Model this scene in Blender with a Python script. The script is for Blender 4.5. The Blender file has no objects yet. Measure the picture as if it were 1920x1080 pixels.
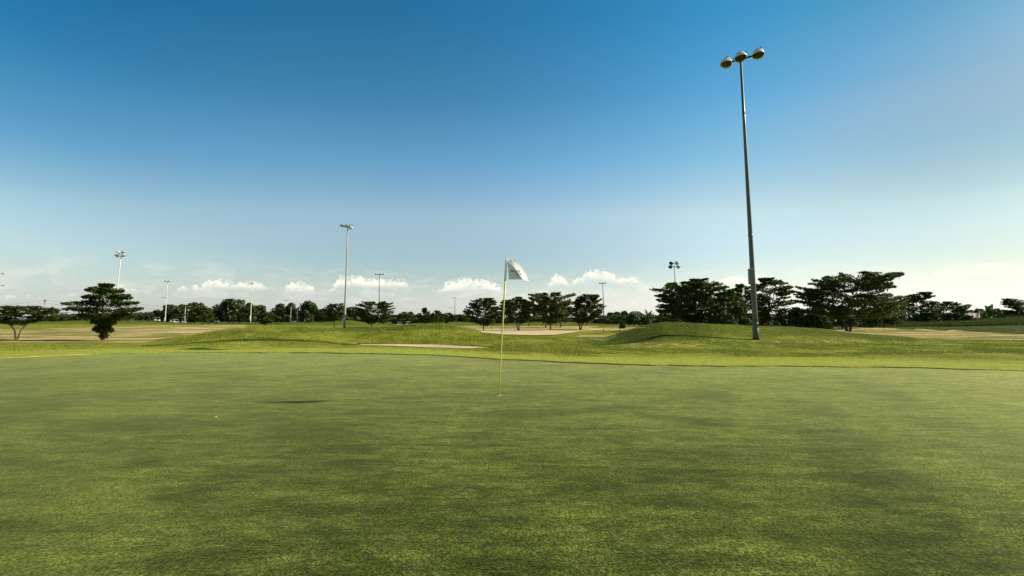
import bpy, math, random
import numpy as np
from mathutils import Vector, Matrix
R_ = math.radians
C = bpy.context.scene.collection
SC = bpy.context.scene

# ------------------------------------------------------------------ camera
CAMZ = 1.16; PITCH = math.atan(60/800)
cam_d = bpy.data.cameras.new('camera'); cam = bpy.data.objects.new('camera', cam_d); C.objects.link(cam)
cam.location = (0, 0, CAMZ); cam.rotation_euler = (R_(90)+PITCH, 0, 0)
cam_d.sensor_width = 36; cam_d.lens = 15.0; cam_d.clip_start = .05; cam_d.clip_end = 9000
SC.camera = cam
SC.view_settings.view_transform = 'Standard'; SC.view_settings.look = 'None'
SC.view_settings.gamma = 1; SC.view_settings.exposure = 0.42

# ------------------------------------------------------------------ sun
SUN_AZ, SUN_EL = R_(80), R_(31)
sdir = Vector((math.sin(SUN_AZ)*math.cos(SUN_EL), math.cos(SUN_AZ)*math.cos(SUN_EL), math.sin(SUN_EL)))
sl = bpy.data.lights.new('sun', 'SUN'); sl.energy = 5.0; sl.angle = R_(.53); sl.color = (1, .91, .74)
so = bpy.data.objects.new('sun', sl); C.objects.link(so); so.rotation_euler = (-sdir).to_track_quat('-Z', 'Y').to_euler()

# ------------------------------------------------------------------ node helper
class NT:
    def __init__(s, nt): s.nt = nt
    def n(s, typ, **kw):
        nd = s.nt.nodes.new(typ)
        for k, v in kw.items(): setattr(nd, k, v)
        return nd
    def set(s, sock, v):
        if isinstance(v, bpy.types.NodeSocket): s.nt.links.new(v, sock)
        elif v is not None:
            try: sock.default_value = v
            except Exception: sock.default_value = tuple(v)+(1,)
    def m(s, op, a, b=None, c=None, clamp=False):
        nd = s.n('ShaderNodeMath', operation=op); nd.use_clamp = clamp
        for i, v in enumerate((a, b, c)): s.set(nd.inputs[i], v)
        return nd.outputs[0]
    def vm(s, op, a, b=None):
        nd = s.n('ShaderNodeVectorMath', operation=op); s.set(nd.inputs[0], a); s.set(nd.inputs[1], b); return nd.outputs[0]
    def mix(s, f, a, b, typ='MIX'):
        nd = s.n('ShaderNodeMix', data_type='RGBA', blend_type=typ)
        s.set(nd.inputs[0], f); s.set(nd.inputs[6], a); s.set(nd.inputs[7], b); return nd.outputs[2]
    def mr(s, v, a, b, c=0., d=1., smooth=True):
        nd = s.n('ShaderNodeMapRange', interpolation_type='SMOOTHSTEP' if smooth else 'LINEAR')
        for i, x in enumerate((v, a, b, c, d)): s.set(nd.inputs[i], x)
        return nd.outputs[0]
    def noise(s, vec, scale, detail=4., rough=.55, dist=0.):
        nd = s.n('ShaderNodeTexNoise'); s.set(nd.inputs['Vector'], vec)
        nd.inputs['Scale'].default_value = scale; nd.inputs['Detail'].default_value = detail
        nd.inputs['Roughness'].default_value = rough; nd.inputs['Distortion'].default_value = dist
        return nd.outputs[0]
    def comb(s, x, y, z=0.):
        nd = s.n('ShaderNodeCombineXYZ'); s.set(nd.inputs[0], x); s.set(nd.inputs[1], y); s.set(nd.inputs[2], z); return nd.outputs[0]
    def sep(s, v):
        nd = s.n('ShaderNodeSeparateXYZ'); s.set(nd.inputs[0], v); return nd.outputs

# ------------------------------------------------------------------ world: sky texture + low cumulus on the horizon
w = bpy.data.worlds.new('World'); SC.world = w; w.use_nodes = True; wt = w.node_tree; wt.nodes.clear(); W = NT(wt)
sky = W.n('ShaderNodeTexSky', sky_type='NISHITA'); sky.sun_disc = False
sky.sun_elevation = SUN_EL; sky.sun_rotation = SUN_AZ; sky.altitude = 0
sky.air_density = 1.0; sky.dust_density = 1.2; sky.ozone_density = 2.4
tc = W.n('ShaderNodeTexCoord'); g = tc.outputs['Generated']
sx, sy, sz = W.sep(W.vm('NORMALIZE', g))
az = W.m('ARCTAN2', sx, sy); el = W.m('ARCSINE', sz)
# grade of the air colour (more teal above, warmer and paler low down and towards the sun)
SKY_LOW = (.86, .93, .98); SKY_HIGH = (.42, .80, .98)
q_ = W.m('MULTIPLY', W.m('MULTIPLY', el, W.m('MULTIPLY_ADD', W.m('MULTIPLY', az, az), .35, 1.)), 1/.8)
ramp = W.n('ShaderNodeValToRGB'); W.set(ramp.inputs[0], q_); rc = ramp.color_ramp
for k_, (p_, c_) in enumerate([(0., (.98, .99, .90)), (.20, (1.22, 1.17, 1.0)), (.30, (1.40, 1.40, 1.15)), (.45, (.80, 1.24, 1.21)), (.62, (.40, .99, 1.08)), (.80, (.20, .86, 1.02)), (1., (.17, .78, .98))]):
    e_ = rc.elements[k_] if k_ < 2 else rc.elements.new(p_)
    e_.position = p_; e_.color = tuple(x/2 for x in c_)+(1,)
hi_ = W.mr(el, .20, .46)
tint = W.mix(1., ramp.outputs[0], W.mix(W.mr(az, .40, .95), (2, 2, 2), W.mix(hi_, (1.20, 1.30, 1.33), (2.35, 1.32, 1.26))), 'MULTIPLY')
aa = W.m('ABSOLUTE', az)
tint = W.mix(W.m('MULTIPLY', W.mr(aa, .35, .9), W.m('MULTIPLY', W.mr(el, .12, .22), W.mr(el, .40, .28))), tint, W.mix(1., tint, (.80, .84, .86), 'MULTIPLY'))
tint = W.mix(W.m('MULTIPLY', W.mr(az, .05, .5), W.m('MULTIPLY', W.mr(el, .14, .26), W.mr(el, .46, .34))), tint, W.mix(1., tint, (1.0, .93, .87), 'MULTIPLY'))
tint = W.mix(W.m('MULTIPLY', hi_, W.mr(az, -.45, -.92)), tint, W.mix(1., tint, (.60, .84, .90), 'MULTIPLY'))
skyc = W.mix(1., sky.outputs[0], tint, 'MULTIPLY')
def px_az(px): return math.atan((px-960)/800)
def py_el(px, py): return math.atan((600-py)/800*math.cos(px_az(px)))
tops = [(-40,548),(60,552),(105,556),(122,545),(140,548),(158,560),(195,545),(208,533),(240,535),(262,548),(300,550),(330,536),(372,531),(390,521),(418,521),(436,528),
        (470,524),(490,530),(508,542),(520,545),(535,528),(565,527),(590,538),(606,552),(622,536),(640,516),(670,515),(695,521),(735,521),(762,524),(780,545),(800,545),
        (835,530),(862,522),(888,520),(905,522),(930,528),(950,548),(1012,560),(1026,540),(1034,520),(1046,512),(1060,516),(1069,532),(1077,519),(1092,516),(1110,503),(1135,504),(1160,516),(1180,518),(1200,522),(1230,558),
        (1330,560),(1352,518),(1372,515),(1398,516),(1425,508),(1440,512),(1470,560),(1600,560),(1628,508),(1662,507),(1682,520),(1720,525),(1760,502),(1800,498),(1850,490),(1885,493),(1930,500),(2000,510)]
fc = W.n('ShaderNodeFloatCurve'); cv = fc.mapping.curves[0]
K = 12.
pts = [((px_az(p)+1)/2, K*py_el(p, y)) for p, y in tops]
pts = [(0., .3)] + pts + [(1., .5)]
while len(cv.points) < len(pts): cv.points.new(.5, .5)
for q, (a, b) in zip(cv.points, pts): q.location = (a, b); q.handle_type = 'AUTO_CLAMPED'
fc.mapping.update()
W.set(fc.inputs['Value'], W.m('MULTIPLY_ADD', az, .5, .5))
top = W.m('DIVIDE', fc.outputs[0], K)
cvec = W.comb(az, W.m('MULTIPLY', el, 1.25), 0.)
nz = W.noise(cvec, 95., 7., .62, .35); nz2 = W.noise(cvec, 32., 4., .55)
dtop = W.m('SUBTRACT', W.m('ADD', top, W.m('MULTIPLY_ADD', nz, .042, -.0225)), el)
fb = W.n('ShaderNodeFloatCurve'); cb = fb.mapping.curves[0]
bases = [(-40,556),(100,551),(160,550),(205,544),(262,546),(330,543),(505,541),(560,545),(610,546),(640,537),(700,538),(780,537),(830,546),(940,547),(1020,536),(1070,534),(1100,529),(1200,530),(1340,533),(1440,532),(1620,519),(1690,520),(1760,524),(1930,528),(2000,530)]
ptb = [(0., .4)]+[((px_az(p)+1)/2, K*py_el(p, y)) for p, y in bases]+[(1., .4)]
while len(cb.points) < len(ptb): cb.points.new(.5, .5)
for q, (a, b) in zip(cb.points, ptb): q.location = (a, b); q.handle_type = 'AUTO_CLAMPED'
fb.mapping.update(); W.set(fb.inputs['Value'], W.m('MULTIPLY_ADD', az, .5, .5))
basee = W.m('ADD', W.m('DIVIDE', fb.outputs[0], K), W.m('MULTIPLY_ADD', nz2, .010, -.007))
a_top = W.mr(dtop, 0., .0075); a_base = W.mr(W.m('SUBTRACT', el, basee), -.006, .010)
breaks = W.mr(W.m('ADD', W.m('MULTIPLY', nz2, .6), W.m('MULTIPLY', nz, .4)), .38, .54, .30, 1.)
front = W.mr(sy, .0, .3)
rightfade = W.mr(az, .66, .78, .92, .45)
alpha = W.m('MULTIPLY', W.m('MULTIPLY', W.m('MULTIPLY', a_top, a_base), W.m('MULTIPLY', breaks, front)), W.m('MULTIPLY', rightfade, .95))
lit = W.mr(W.m('ADD', W.m('MULTIPLY', nz, .55), W.mr(dtop, .0, .034, .5, 0.)), .25, .62)
ccol = W.mix(lit, (6.0, 6.1, 5.9), (8.3, 8.0, 6.9))
# thin haze bank low on the horizon
bank = W.m('MULTIPLY', W.m('MULTIPLY', W.mr(el, .02, .125, .62, 0.), W.mr(az, .2, .7, 1., 1.28)), front)
bcol = W.mix(W.mr(az, -.75, .75), (4.7, 5.1, 5.1), (8.3, 8.4, 7.9))
veil = W.m('MULTIPLY', W.m('MULTIPLY', W.mr(W.noise(W.comb(az, W.m('MULTIPLY', el, 3.2), 4.), 14., 6., .62, .6), .44, .68), W.mr(el, .012, .05)), W.m('MULTIPLY', W.mr(el, .14, .07), front))
c1 = W.mix(bank, skyc, bcol); c1 = W.mix(W.m('MULTIPLY', veil, .38), c1, W.mix(W.mr(az, -.7, .7), (6.9, 6.7, 6.2), (8.2, 8.0, 7.2))); c2 = W.mix(alpha, c1, ccol)
bg = W.n('ShaderNodeBackground'); W.set(bg.inputs[0], c2); bg.inputs[1].default_value = .1
wo = W.n('ShaderNodeOutputWorld'); wt.links.new(bg.outputs[0], wo.inputs[0])

# ------------------------------------------------------------------ materials
def mat(name):
    m = bpy.data.materials.new(name); m.use_nodes = True; t = NT(m.node_tree); t.nt.nodes.clear()
    o = t.n('ShaderNodeOutputMaterial'); b = t.n('ShaderNodeBsdfPrincipled'); t.nt.links.new(b.outputs[0], o.inputs[0])
    t.b = b; t.o = o; return m, t
def bump(t, h, strength, dist):
    n = t.n('ShaderNodeBump'); n.inputs['Strength'].default_value = strength; n.inputs['Distance'].default_value = dist
    t.set(n.inputs['Height'], h); t.set(t.b.inputs['Normal'], n.outputs[0])
def simple(name, col, rough=.6, metal=0., var=.12, scale=6., bmp=0.):
    m, t = mat(name); oc = t.n('ShaderNodeTexCoord').outputs['Object']
    n = t.noise(oc, scale, 4.); lo = tuple(c*(1-var) for c in col); hi = tuple(min(1, c*(1+var)) for c in col)
    t.set(t.b.inputs['Base Color'], t.mix(n, lo, hi)); t.b.inputs['Roughness'].default_value = rough; t.b.inputs['Metallic'].default_value = metal
    if bmp: bump(t, n, .6, bmp)
    return m
def attr(t, name):
    a = t.n('ShaderNodeAttribute'); a.attribute_name = name; return a.outputs['Fac']

def leafmat(name, dark, light, trans=.25, nscale=.8):
    m, t = mat(name); geo = t.n('ShaderNodeTexCoord').outputs['Object']
    r = attr(t, 'rnd'); n = t.noise(geo, nscale, 3.)
    f = t.m('ADD', t.m('MULTIPLY', r, .6), t.m('MULTIPLY', n, .5), clamp=True)
    c = t.mix(f, dark, light)
    t.set(t.b.inputs['Base Color'], c); t.b.inputs['Roughness'].default_value = .55; t.b.inputs['Specular IOR Level'].default_value = .25
    tr = t.n('ShaderNodeBsdfTranslucent'); t.set(tr.inputs[0], t.mix(.6, c, (.10, .13, .02)))
    ms = t.n('ShaderNodeMixShader'); ms.inputs[0].default_value = trans
    t.nt.links.new(t.b.outputs[0], ms.inputs[1]); t.nt.links.new(tr.outputs[0], ms.inputs[2]); t.nt.links.new(ms.outputs[0], t.o.inputs[0])
    return m
M_leaf = leafmat('layered_leaves', (.020, .032, .007), (.160, .185, .032), .34)
M_leaf2 = leafmat('light_leaves', (.03, .045, .010), (.17, .205, .036), .34)
M_leaf3 = leafmat('round_leaves', (.014, .024, .007), (.095, .118, .026), .2, .3)
M_palm = leafmat('frond_leaves', (.03, .05, .012), (.12, .17, .04), .25)
M_blade = leafmat('rough_blades', (.12, .15, .012), (.44, .44, .05), .30, .5)
M_tall = leafmat('tall_blades', (.035, .055, .012), (.12, .15, .035), .25, .3)
M_bark = simple('bark', (.085, .068, .05), .9, var=.35, scale=9, bmp=.02)
M_barkp = simple('pale_bark', (.34, .29, .22), .85, var=.25, scale=9, bmp=.02)
M_galv = simple('galvanised_steel', (.13, .112, .075), .42, .0, .15, 3.)
M_pole = simple('pale_galvanised_steel', (.46, .42, .34), .5, 0., .1, 3.)
M_lampw = simple('lamp_hood_paint', (.74, .69, .59), .4, 0., .08, 5.)
M_soil = simple('dark_soil', (.03, .028, .015), .95, var=.3)
M_rust = simple('stained_base', (.15, .115, .08), .75, 0., .3, 5.)
M_dark = simple('dark_metal', (.03, .032, .03), .5, .3, .2, 5.)
M_box = simple('grey_box_paint', (.20, .21, .19), .55, .1, .12, 4.)
M_white = simple('white_paint', (.78, .73, .63), .5, 0., .06, 3.)
M_black = simple('black_rubber', (.02, .02, .02), .8)
M_cream = simple('cream_plaster', (.62, .57, .47), .85, 0., .12, .7)
M_roof = simple('dark_roof', (.05, .052, .05), .8, 0., .2, 2.)
M_yel = simple('yellow_fibreglass', (.82, .74, .12), .4, 0., .05, 8.)
M_wire = simple('wire', (.10, .10, .10), .6)
M_stone = simple('pale_stone', (.60, .58, .52), .85, 0., .15, 9.)
M_rim = simple('hole_rim', (.42, .42, .20), .8)
M_dleaf = simple('dry_leaf', (.55, .48, .28), .7, 0., .15, 40.)
m, t = mat('lamp_glass'); t.b.inputs['Base Color'].default_value = (.05, .045, .03, 1); t.b.inputs['Roughness'].default_value = .18; t.b.inputs['Specular IOR Level'].default_value = .6; M_glass = m
m, t = mat('flag_cloth'); t.b.inputs['Base Color'].default_value = (.95, .92, .87, 1); t.b.inputs['Roughness'].default_value = .8
tr = t.n('ShaderNodeBsdfTranslucent'); tr.inputs[0].default_value = (.9, .87, .80, 1); ms = t.n('ShaderNodeMixShader'); ms.inputs[0].default_value = .34
t.nt.links.new(t.b.outputs[0], ms.inputs[1]); t.nt.links.new(tr.outputs[0], ms.inputs[2]); t.nt.links.new(ms.outputs[0], t.o.inputs[0]); M_flag = m
M_ink = simple('flag_print', (.08, .09, .10), .8)

# putting green turf
m, t = mat('green_turf'); pos = t.n('ShaderNodeNewGeometry').outputs['Position']
px_, py_, pz_ = t.sep(pos)
big = t.noise(t.comb(t.m('MULTIPLY_ADD', py_, -.35, t.m('MULTIPLY', px_, .8)), t.m('MULTIPLY_ADD', px_, .25, py_), 0.), .75, 5., .58, .5)
med = t.noise(pos, 2.6, 4., .6, .4)
strk = t.noise(t.comb(t.m('MULTIPLY', px_, .45), t.m('MULTIPLY', py_, 2.0), 3.), 1.9, 6., .66, .9)
fine = t.noise(pos, 74., 2., .6); fin2 = t.noise(pos, 30., 3., .65); fin3 = t.noise(t.comb(t.m('MULTIPLY', px_, .8), t.m('MULTIPLY', py_, 1.3), 0.), 9., 4., .7)
patch = t.mr(t.m('ADD', t.m('ADD', t.m('MULTIPLY', big, .42), t.m('MULTIPLY', med, .16)), t.m('MULTIPLY', strk, .42)), .42, .58)
wear_graze_light = t.mr(t.m('ADD', t.m('MULTIPLY', strk, .5), t.m('MULTIPLY', t.noise(pos, 1.5, 5., .65, .8), .5)), .56, .70)
# mowing stripes, barely there, running away to the right
sa = R_(28); u_ = t.m('SUBTRACT', t.m('MULTIPLY', px_, math.cos(sa)), t.m('MULTIPLY', py_, math.sin(sa)))
stripe = t.mr(t.m('SINE', t.m('MULTIPLY_ADD', big, 1.2, t.m('MULTIPLY', u_, 5.2))), -.5, .5)
c = t.mix(patch, (.030, .047, .0058), (.096, .118, .0185))
wear_graze_light = t.m('MULTIPLY', wear_graze_light, t.mr(t.m('ADD', py_, t.m('MULTIPLY', px_, .25)), 2., 11., .45, 1.25), clamp=True)  # worn patches, with grazing-light brightness painted in towards the far right
c = t.mix(t.m('MULTIPLY', wear_graze_light, .75), c, (.215, .22, .065))
c = t.mix(t.m('MULTIPLY', t.m('MULTIPLY', stripe, .34), t.mr(px_, -1., 4.)), c, (.15, .17, .025))
sp = t.m('ADD', t.m('MULTIPLY', fine, .6), t.m('MULTIPLY', fin2, .4))
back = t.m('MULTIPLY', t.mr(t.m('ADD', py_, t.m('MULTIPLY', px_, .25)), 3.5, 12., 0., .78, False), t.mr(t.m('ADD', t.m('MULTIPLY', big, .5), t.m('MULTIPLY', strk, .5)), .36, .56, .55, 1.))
c = t.mix(back, c, (.265, .27, .072))  # paints the low-angle backlit brightness of the far turf into its colour
mids = t.noise(t.comb(t.m('MULTIPLY', px_, .55), t.m('MULTIPLY', py_, 2.0), 9.), 3.0, 5., .68, .5)
c = t.mix(1., c, t.mix(t.mr(mids, .40, .60), (.80, .82, .76), (1.20, 1.17, 1.20)), 'MULTIPLY')
c = t.mix(1., c, t.mix(t.mr(fine, .40, .60), (.42, .44, .36), (1.50, 1.47, 1.52)), 'MULTIPLY')
c = t.mix(1., c, t.mix(t.mr(fin2, .38, .62), (.74, .76, .70), (1.24, 1.22, 1.26)), 'MULTIPLY')
c = t.mix(1., c, t.mix(t.mr(fin3, .36, .64), (.74, .76, .70), (1.26, 1.24, 1.26)), 'MULTIPLY')
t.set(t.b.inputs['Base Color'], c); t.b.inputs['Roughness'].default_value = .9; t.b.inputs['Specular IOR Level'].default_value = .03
t.b.inputs['Sheen Weight'].default_value = .16; t.b.inputs['Sheen Roughness'].default_value = .38; t.b.inputs['Sheen Tint'].default_value = (.86, .82, .30, 1)
bump(t, t.m('ADD', t.m('MULTIPLY', fine, .5), t.m('MULTIPLY', fin2, .9)), 1., .013); 
gl = t.n('ShaderNodeBsdfGlossy'); gl.inputs['Color'].default_value = (.84, .83, .30, 1); gl.inputs['Roughness'].default_value = .62
lw_ = t.n('ShaderNodeLayerWeight'); lw_.inputs[0].default_value = .5
ms = t.n('ShaderNodeMixShader'); t.set(ms.inputs[0], t.mr(lw_.outputs['Facing'], .72, .95, .008, .13, False))
t.nt.links.new(t.b.outputs[0], ms.inputs[1]); t.nt.links.new(gl.outputs[0], ms.inputs[2]); t.nt.links.new(ms.outputs[0], t.o.inputs[0]); M_green = m

# rough / fairway ground
m, t = mat('rough_turf'); pos = t.n('ShaderNodeNewGeometry').outputs['Position']
px_, py_, pz_ = t.sep(pos)
dry, fr, shade = attr(t, 'dry'), attr(t, 'fringe'), attr(t, 'lush_shade')
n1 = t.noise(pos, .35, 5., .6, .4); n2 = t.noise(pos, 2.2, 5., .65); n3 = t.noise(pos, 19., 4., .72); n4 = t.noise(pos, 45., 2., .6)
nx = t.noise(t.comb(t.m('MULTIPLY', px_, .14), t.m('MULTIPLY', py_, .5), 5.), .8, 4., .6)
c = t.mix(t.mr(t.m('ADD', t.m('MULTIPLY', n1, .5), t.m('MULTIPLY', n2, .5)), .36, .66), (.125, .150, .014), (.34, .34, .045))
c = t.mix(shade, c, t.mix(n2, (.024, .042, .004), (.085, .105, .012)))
c = t.mix(t.m('MULTIPLY', t.mr(n2, .55, .75), .35), c, (.32, .27, .075))
c = t.mix(t.m('MULTIPLY', fr, t.mr(n2, .3, .7, .75, 1.)), c, (.42, .43, .070))
dcol = t.mix(t.mr(n2, .3, .7), (.54, .38, .16), (.82, .59, .27))
dcol = t.mix(t.m('MULTIPLY', t.mr(nx, .42, .54), .9), dcol, (.19, .20, .045))
dm = t.mr(t.m('ADD', dry, t.m('MULTIPLY_ADD', n2, .7, -.35)), .38, .62)
c = t.mix(dm, c, dcol)
n5 = t.noise(pos, 6., 4., .7); ntx = t.m('ADD', t.m('MULTIPLY', n3, .75), t.m('MULTIPLY', n5, .25))
c = t.mix(1., c, t.mix(t.mr(ntx, .42, .58), t.mix(fr, (.38, .42, .30), (.70, .73, .62)), t.mix(fr, (1.42, 1.38, 1.4), (1.22, 1.2, 1.2))), 'MULTIPLY')
t.set(t.b.inputs['Base Color'], c); t.b.inputs['Roughness'].default_value = .95; t.b.inputs['Specular IOR Level'].default_value = .03
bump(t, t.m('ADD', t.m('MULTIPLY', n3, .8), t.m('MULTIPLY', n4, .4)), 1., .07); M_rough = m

m, t = mat('bunker_sand'); pos = t.n('ShaderNodeNewGeometry').outputs['Position']
n1 = t.noise(pos, .6, 5., .6); n2 = t.noise(pos, 5., 4., .7)
c = t.mix(t.mr(n1, .35, .65), (.55, .39, .19), (.76, .56, .31)); c = t.mix(t.m('MULTIPLY', t.mr(n2, .5, .7), .25), c, (.22, .20, .08))
t.set(t.b.inputs['Base Color'], c); t.b.inputs['Roughness'].default_value = .95; t.b.inputs['Specular IOR Level'].default_value = .1; bump(t, n2, .6, .03); M_sand = m

# ------------------------------------------------------------------ object helpers
def tag(o, label=None, cat=None, group=None, kind=None):
    if label: o['label'] = label
    if cat: o['category'] = cat
    if group: o['group'] = group
    if kind: o['kind'] = kind
    return o
def empty(name, loc, rz=0.):
    o = bpy.data.objects.new(name, None); C.objects.link(o); o.location = loc; o.rotation_euler = (0, 0, rz); o.empty_display_size = .3; return o
class MB:
    def __init__(s): s.v = []; s.f = []; s.n = 0
    def add(s, v, f):
        b = s.n; s.v += [tuple(x) for x in v]; s.f += [tuple(i+b for i in q) for q in f]; s.n += len(v)
    def tube(s, pts, radii, seg=8, cap=True):
        pts = [Vector(p) for p in pts]; rings = []
        for i, p in enumerate(pts):
            d = (pts[min(i+1, len(pts)-1)]-pts[max(i-1, 0)]).normalized()
            a = d.orthogonal() if i == 0 else (pa - d*pa.dot(d))
            a.normalize(); pa = a; b = d.cross(a)
            r = radii[i] if hasattr(radii, '__len__') else radii
            rings.append([p+(a*math.cos(2*math.pi*k/seg)+b*math.sin(2*math.pi*k/seg))*r for k in range(seg)])
        v = [q for r in rings for q in r]; f = []
        for i in range(len(rings)-1):
            for k in range(seg):
                f.append((i*seg+k, i*seg+(k+1) % seg, (i+1)*seg+(k+1) % seg, (i+1)*seg+k))
        if cap: f.append(tuple(range(seg))[::-1]); f.append(tuple((len(rings)-1)*seg+k for k in range(seg)))
        s.add(v, f)
    def box(s, c, d, mtx=None, bev=0.):
        c = Vector(c); x, y, z = d[0]/2, d[1]/2, d[2]/2; b = bev
        if b <= 0:
            v = [Vector((i*x, j*y, k*z)) for i in (-1, 1) for j in (-1, 1) for k in (-1, 1)]
            f = [(0, 1, 3, 2), (4, 6, 7, 5), (0, 4, 5, 1), (2, 3, 7, 6), (0, 2, 6, 4), (1, 5, 7, 3)]
        else:   # chamfered vertical edges and top
            pr = [(-x+b, -y), (x-b, -y), (x, -y+b), (x, y-b), (x-b, y), (-x+b, y), (-x, y-b), (-x, -y+b)]
            v = [Vector((p, q, -z)) for p, q in pr]+[Vector((p, q, z-b)) for p, q in pr]+[Vector((p*(1-b/x), q*(1-b/y), z)) for p, q in pr]
            f = [tuple(range(8))[::-1], tuple(range(16, 24))]
            for r in (0, 8):
                for k in range(8): f.append((r+k, r+(k+1) % 8, r+8+(k+1) % 8, r+8+k))
        if mtx is not None: v = [mtx @ q for q in v]
        s.add([q+c for q in v], f)
    def lathe(s, prof, c, axis, seg=20):
        q = Vector((0, 0, 1)).rotation_difference(Vector(axis).normalized()); c = Vector(c); v = []; f = []
        for r, z in prof:
            for k in range(seg):
                a = 2*math.pi*k/seg; v.append(c+q @ Vector((r*math.cos(a), r*math.sin(a), z)))
        for i in range(len(prof)-1):
            for k in range(seg): f.append((i*seg+k, i*seg+(k+1) % seg, (i+1)*seg+(k+1) % seg, (i+1)*seg+k))
        s.add(v, f)
    def build(s, name, m, parent=None, smooth=False, loc=None):
        return mk(name, s.v, s.f, m, parent, smooth, loc)
def mk(name, v, f, m, parent=None, smooth=False, loc=None, attrs=None):
    me = bpy.data.meshes.new(name); me.from_pydata(v, [], f)
    if m is not None: me.materials.append(m)
    if smooth: me.polygons.foreach_set('use_smooth', [True]*len(me.polygons))
    if attrs:
        for k, a in attrs.items():
            at = me.attributes.new(k, 'FLOAT', 'POINT'); at.data.foreach_set('value', np.asarray(a, dtype=np.float32))
    me.update(); o = bpy.data.objects.new(name, me); C.objects.link(o)
    if parent: o.parent = parent
    if loc: o.location = loc
    return o

# ------------------------------------------------------------------ terrain
def sstep(x): x = np.clip(x, 0, 1); return x*x*(3-2*x)
def vnoise(x, y, seed=0):
    xi = np.floor(x); yi = np.floor(y); fx = x-xi; fy = y-yi; fx = fx*fx*(3-2*fx); fy = fy*fy*(3-2*fy)
    def h(a, b): v = np.sin(a*127.1+b*311.7+seed*74.7)*43758.5453; return v-np.floor(v)
    return (h(xi, yi)*(1-fx)+h(xi+1, yi)*fx)*(1-fy)+(h(xi, yi+1)*(1-fx)+h(xi+1, yi+1)*fx)*fy
def fbm(x, y, o=4, seed=0):
    s = 0; a = .5
    for i in range(o): s = s+a*vnoise(x*2**i, y*2**i, seed+i); a *= .5
    return s
def it(tab, p): t = np.array(tab, float); return np.interp(p, t[:, 0], t[:, 1])
# low ridges: (bearing as 960+800*X/Y, skyline row) -> crest height above the flat
crA = [(200,650),(300,641),(345,634),(380,626),(450,613.5),(500,611.5),(560,613),(640,617.5),(700,613),(740,610),(780,606.5),(830,606),(870,613),(910,626),(950,631),(1000,632),(1060,636),(1120,648)]
DA = [(200,22),(450,23),(560,24),(640,25),(700,25),(1120,26)]; FA = [(200,17),(600,17.5),(680,20.3),(900,20.3),(1000,18),(1120,18)]
crB = [(1100,652),(1125,641),(1160,625),(1200,612),(1240,604.5),(1270,604),(1300,606.5),(1350,609),(1400,611),(1480,613),(1540,616.5),(1600,624),(1700,634),(1800,642),(1900,646)]
DB = [(1100,25),(1240,25.5),(1300,26),(1400,27.5),(1540,28),(1900,28)]; FB = [(1100,20),(1160,19.6),(1240,16.8),(1300,17.2),(1400,18.6),(1540,18.5),(1900,19)]
def height(X, Y):
    X = np.asarray(X, float); Y = np.asarray(Y, float); Ys = np.maximum(Y, 1.); P = 960+800*X/Ys
    ok = sstep((Y-8)/4)
    z = np.zeros_like(Ys)
    for cr, D, F in ((crA, DA, FA), (crB, DB, FB)):
        d = it(D, P); H = np.maximum(0, CAMZ-(it(cr, P)-600)*d/800); f = it(F, P)
        H = H*sstep((P-150)/80)
        up = sstep((Ys-f)/(d-f)); dn = 1-sstep((Ys-d-.5)/9.)
        z = z+H*up*dn*ok
    for p, D, H, w, dp in ((1880, 74, 1.35, 75, 16), (1990, 60, .9, 60, 10), (150, 120, .9, 90, 20), (60, 90, .5, 60, 14), (260, 150, 1.0, 60, 22), (560, 90, .5, 60, 14), (1040, 120, .7, 90, 16), (650, 100, 1.1, 45, 16), (700, 70, .45, 60, 12), (850, 110, .8, 60, 20)):
        z = z+H*np.exp(-((P-p)/w)**2-((Ys-D)/dp)**2)*ok
    z = z+.34*sstep((Ys-41.5)/1.6)*sstep((P-1500)/150)*ok*(1-sstep((Ys-60)/10))
    far = sstep((Ys-25)/50)*ok
    z = z+far*(fbm(X*.02+3, Y*.02+7, 3, 2)-.45)*.5
    rr = np.sqrt(X*X+Y*Y)
    z = z+.05*(fbm(X*.35, Y*.35, 3, 5)-.45)*sstep((rr-9)/8)
    return z
def hz(x, y): return float(height(np.array([x]), np.array([y]))[0])
def gx(px, D): return (px-960)/800*D
def at_z(py, D):
    b = (540-py)/800; p = PITCH
    return CAMZ+D*(math.sin(p)+b*math.cos(p))/(math.cos(p)-b*math.sin(p))

edge = [(-100,675),(0,672),(180,664),(350,661),(600,661.5),(800,665),(960,674.5),(1150,683),(1300,686),(1500,686.5),(1700,689),(1920,695),(2050,699)]
def r_edge(th):     # th: bearing from +Y, positive to the right
    th = np.asarray(th, float); c = np.cos(th); inn = c > .45
    P = 960+800*np.tan(np.where(inn, th, 0)); r = CAMZ*800/(it(edge, P)-600)/np.where(inn, c, 1)
    rb = 15.5+1.5*np.sin(th*2+1); k = sstep((c-.45)/.1)
    return np.where(inn, r, rb)*k+rb*(1-k)+.05*np.sin(th*37)+.03*np.sin(th*91+1)
FR = .028
def angs(nf, nb):
    a = np.linspace(-R_(56), R_(56), nf, endpoint=False); b = np.linspace(R_(56), 2*math.pi-R_(56), nb, endpoint=False)
    return np.concatenate([a, b])
def polar(name, th, rows, zfun, m, attrfun=None):    # rows: list of radius arrays
    n = len(th); X = np.array([r*np.sin(th) for r in rows]).ravel(); Y = np.array([r*np.cos(th) for r in rows]).ravel()
    Z = zfun(X, Y).copy(); return n, X, Y, Z
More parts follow.
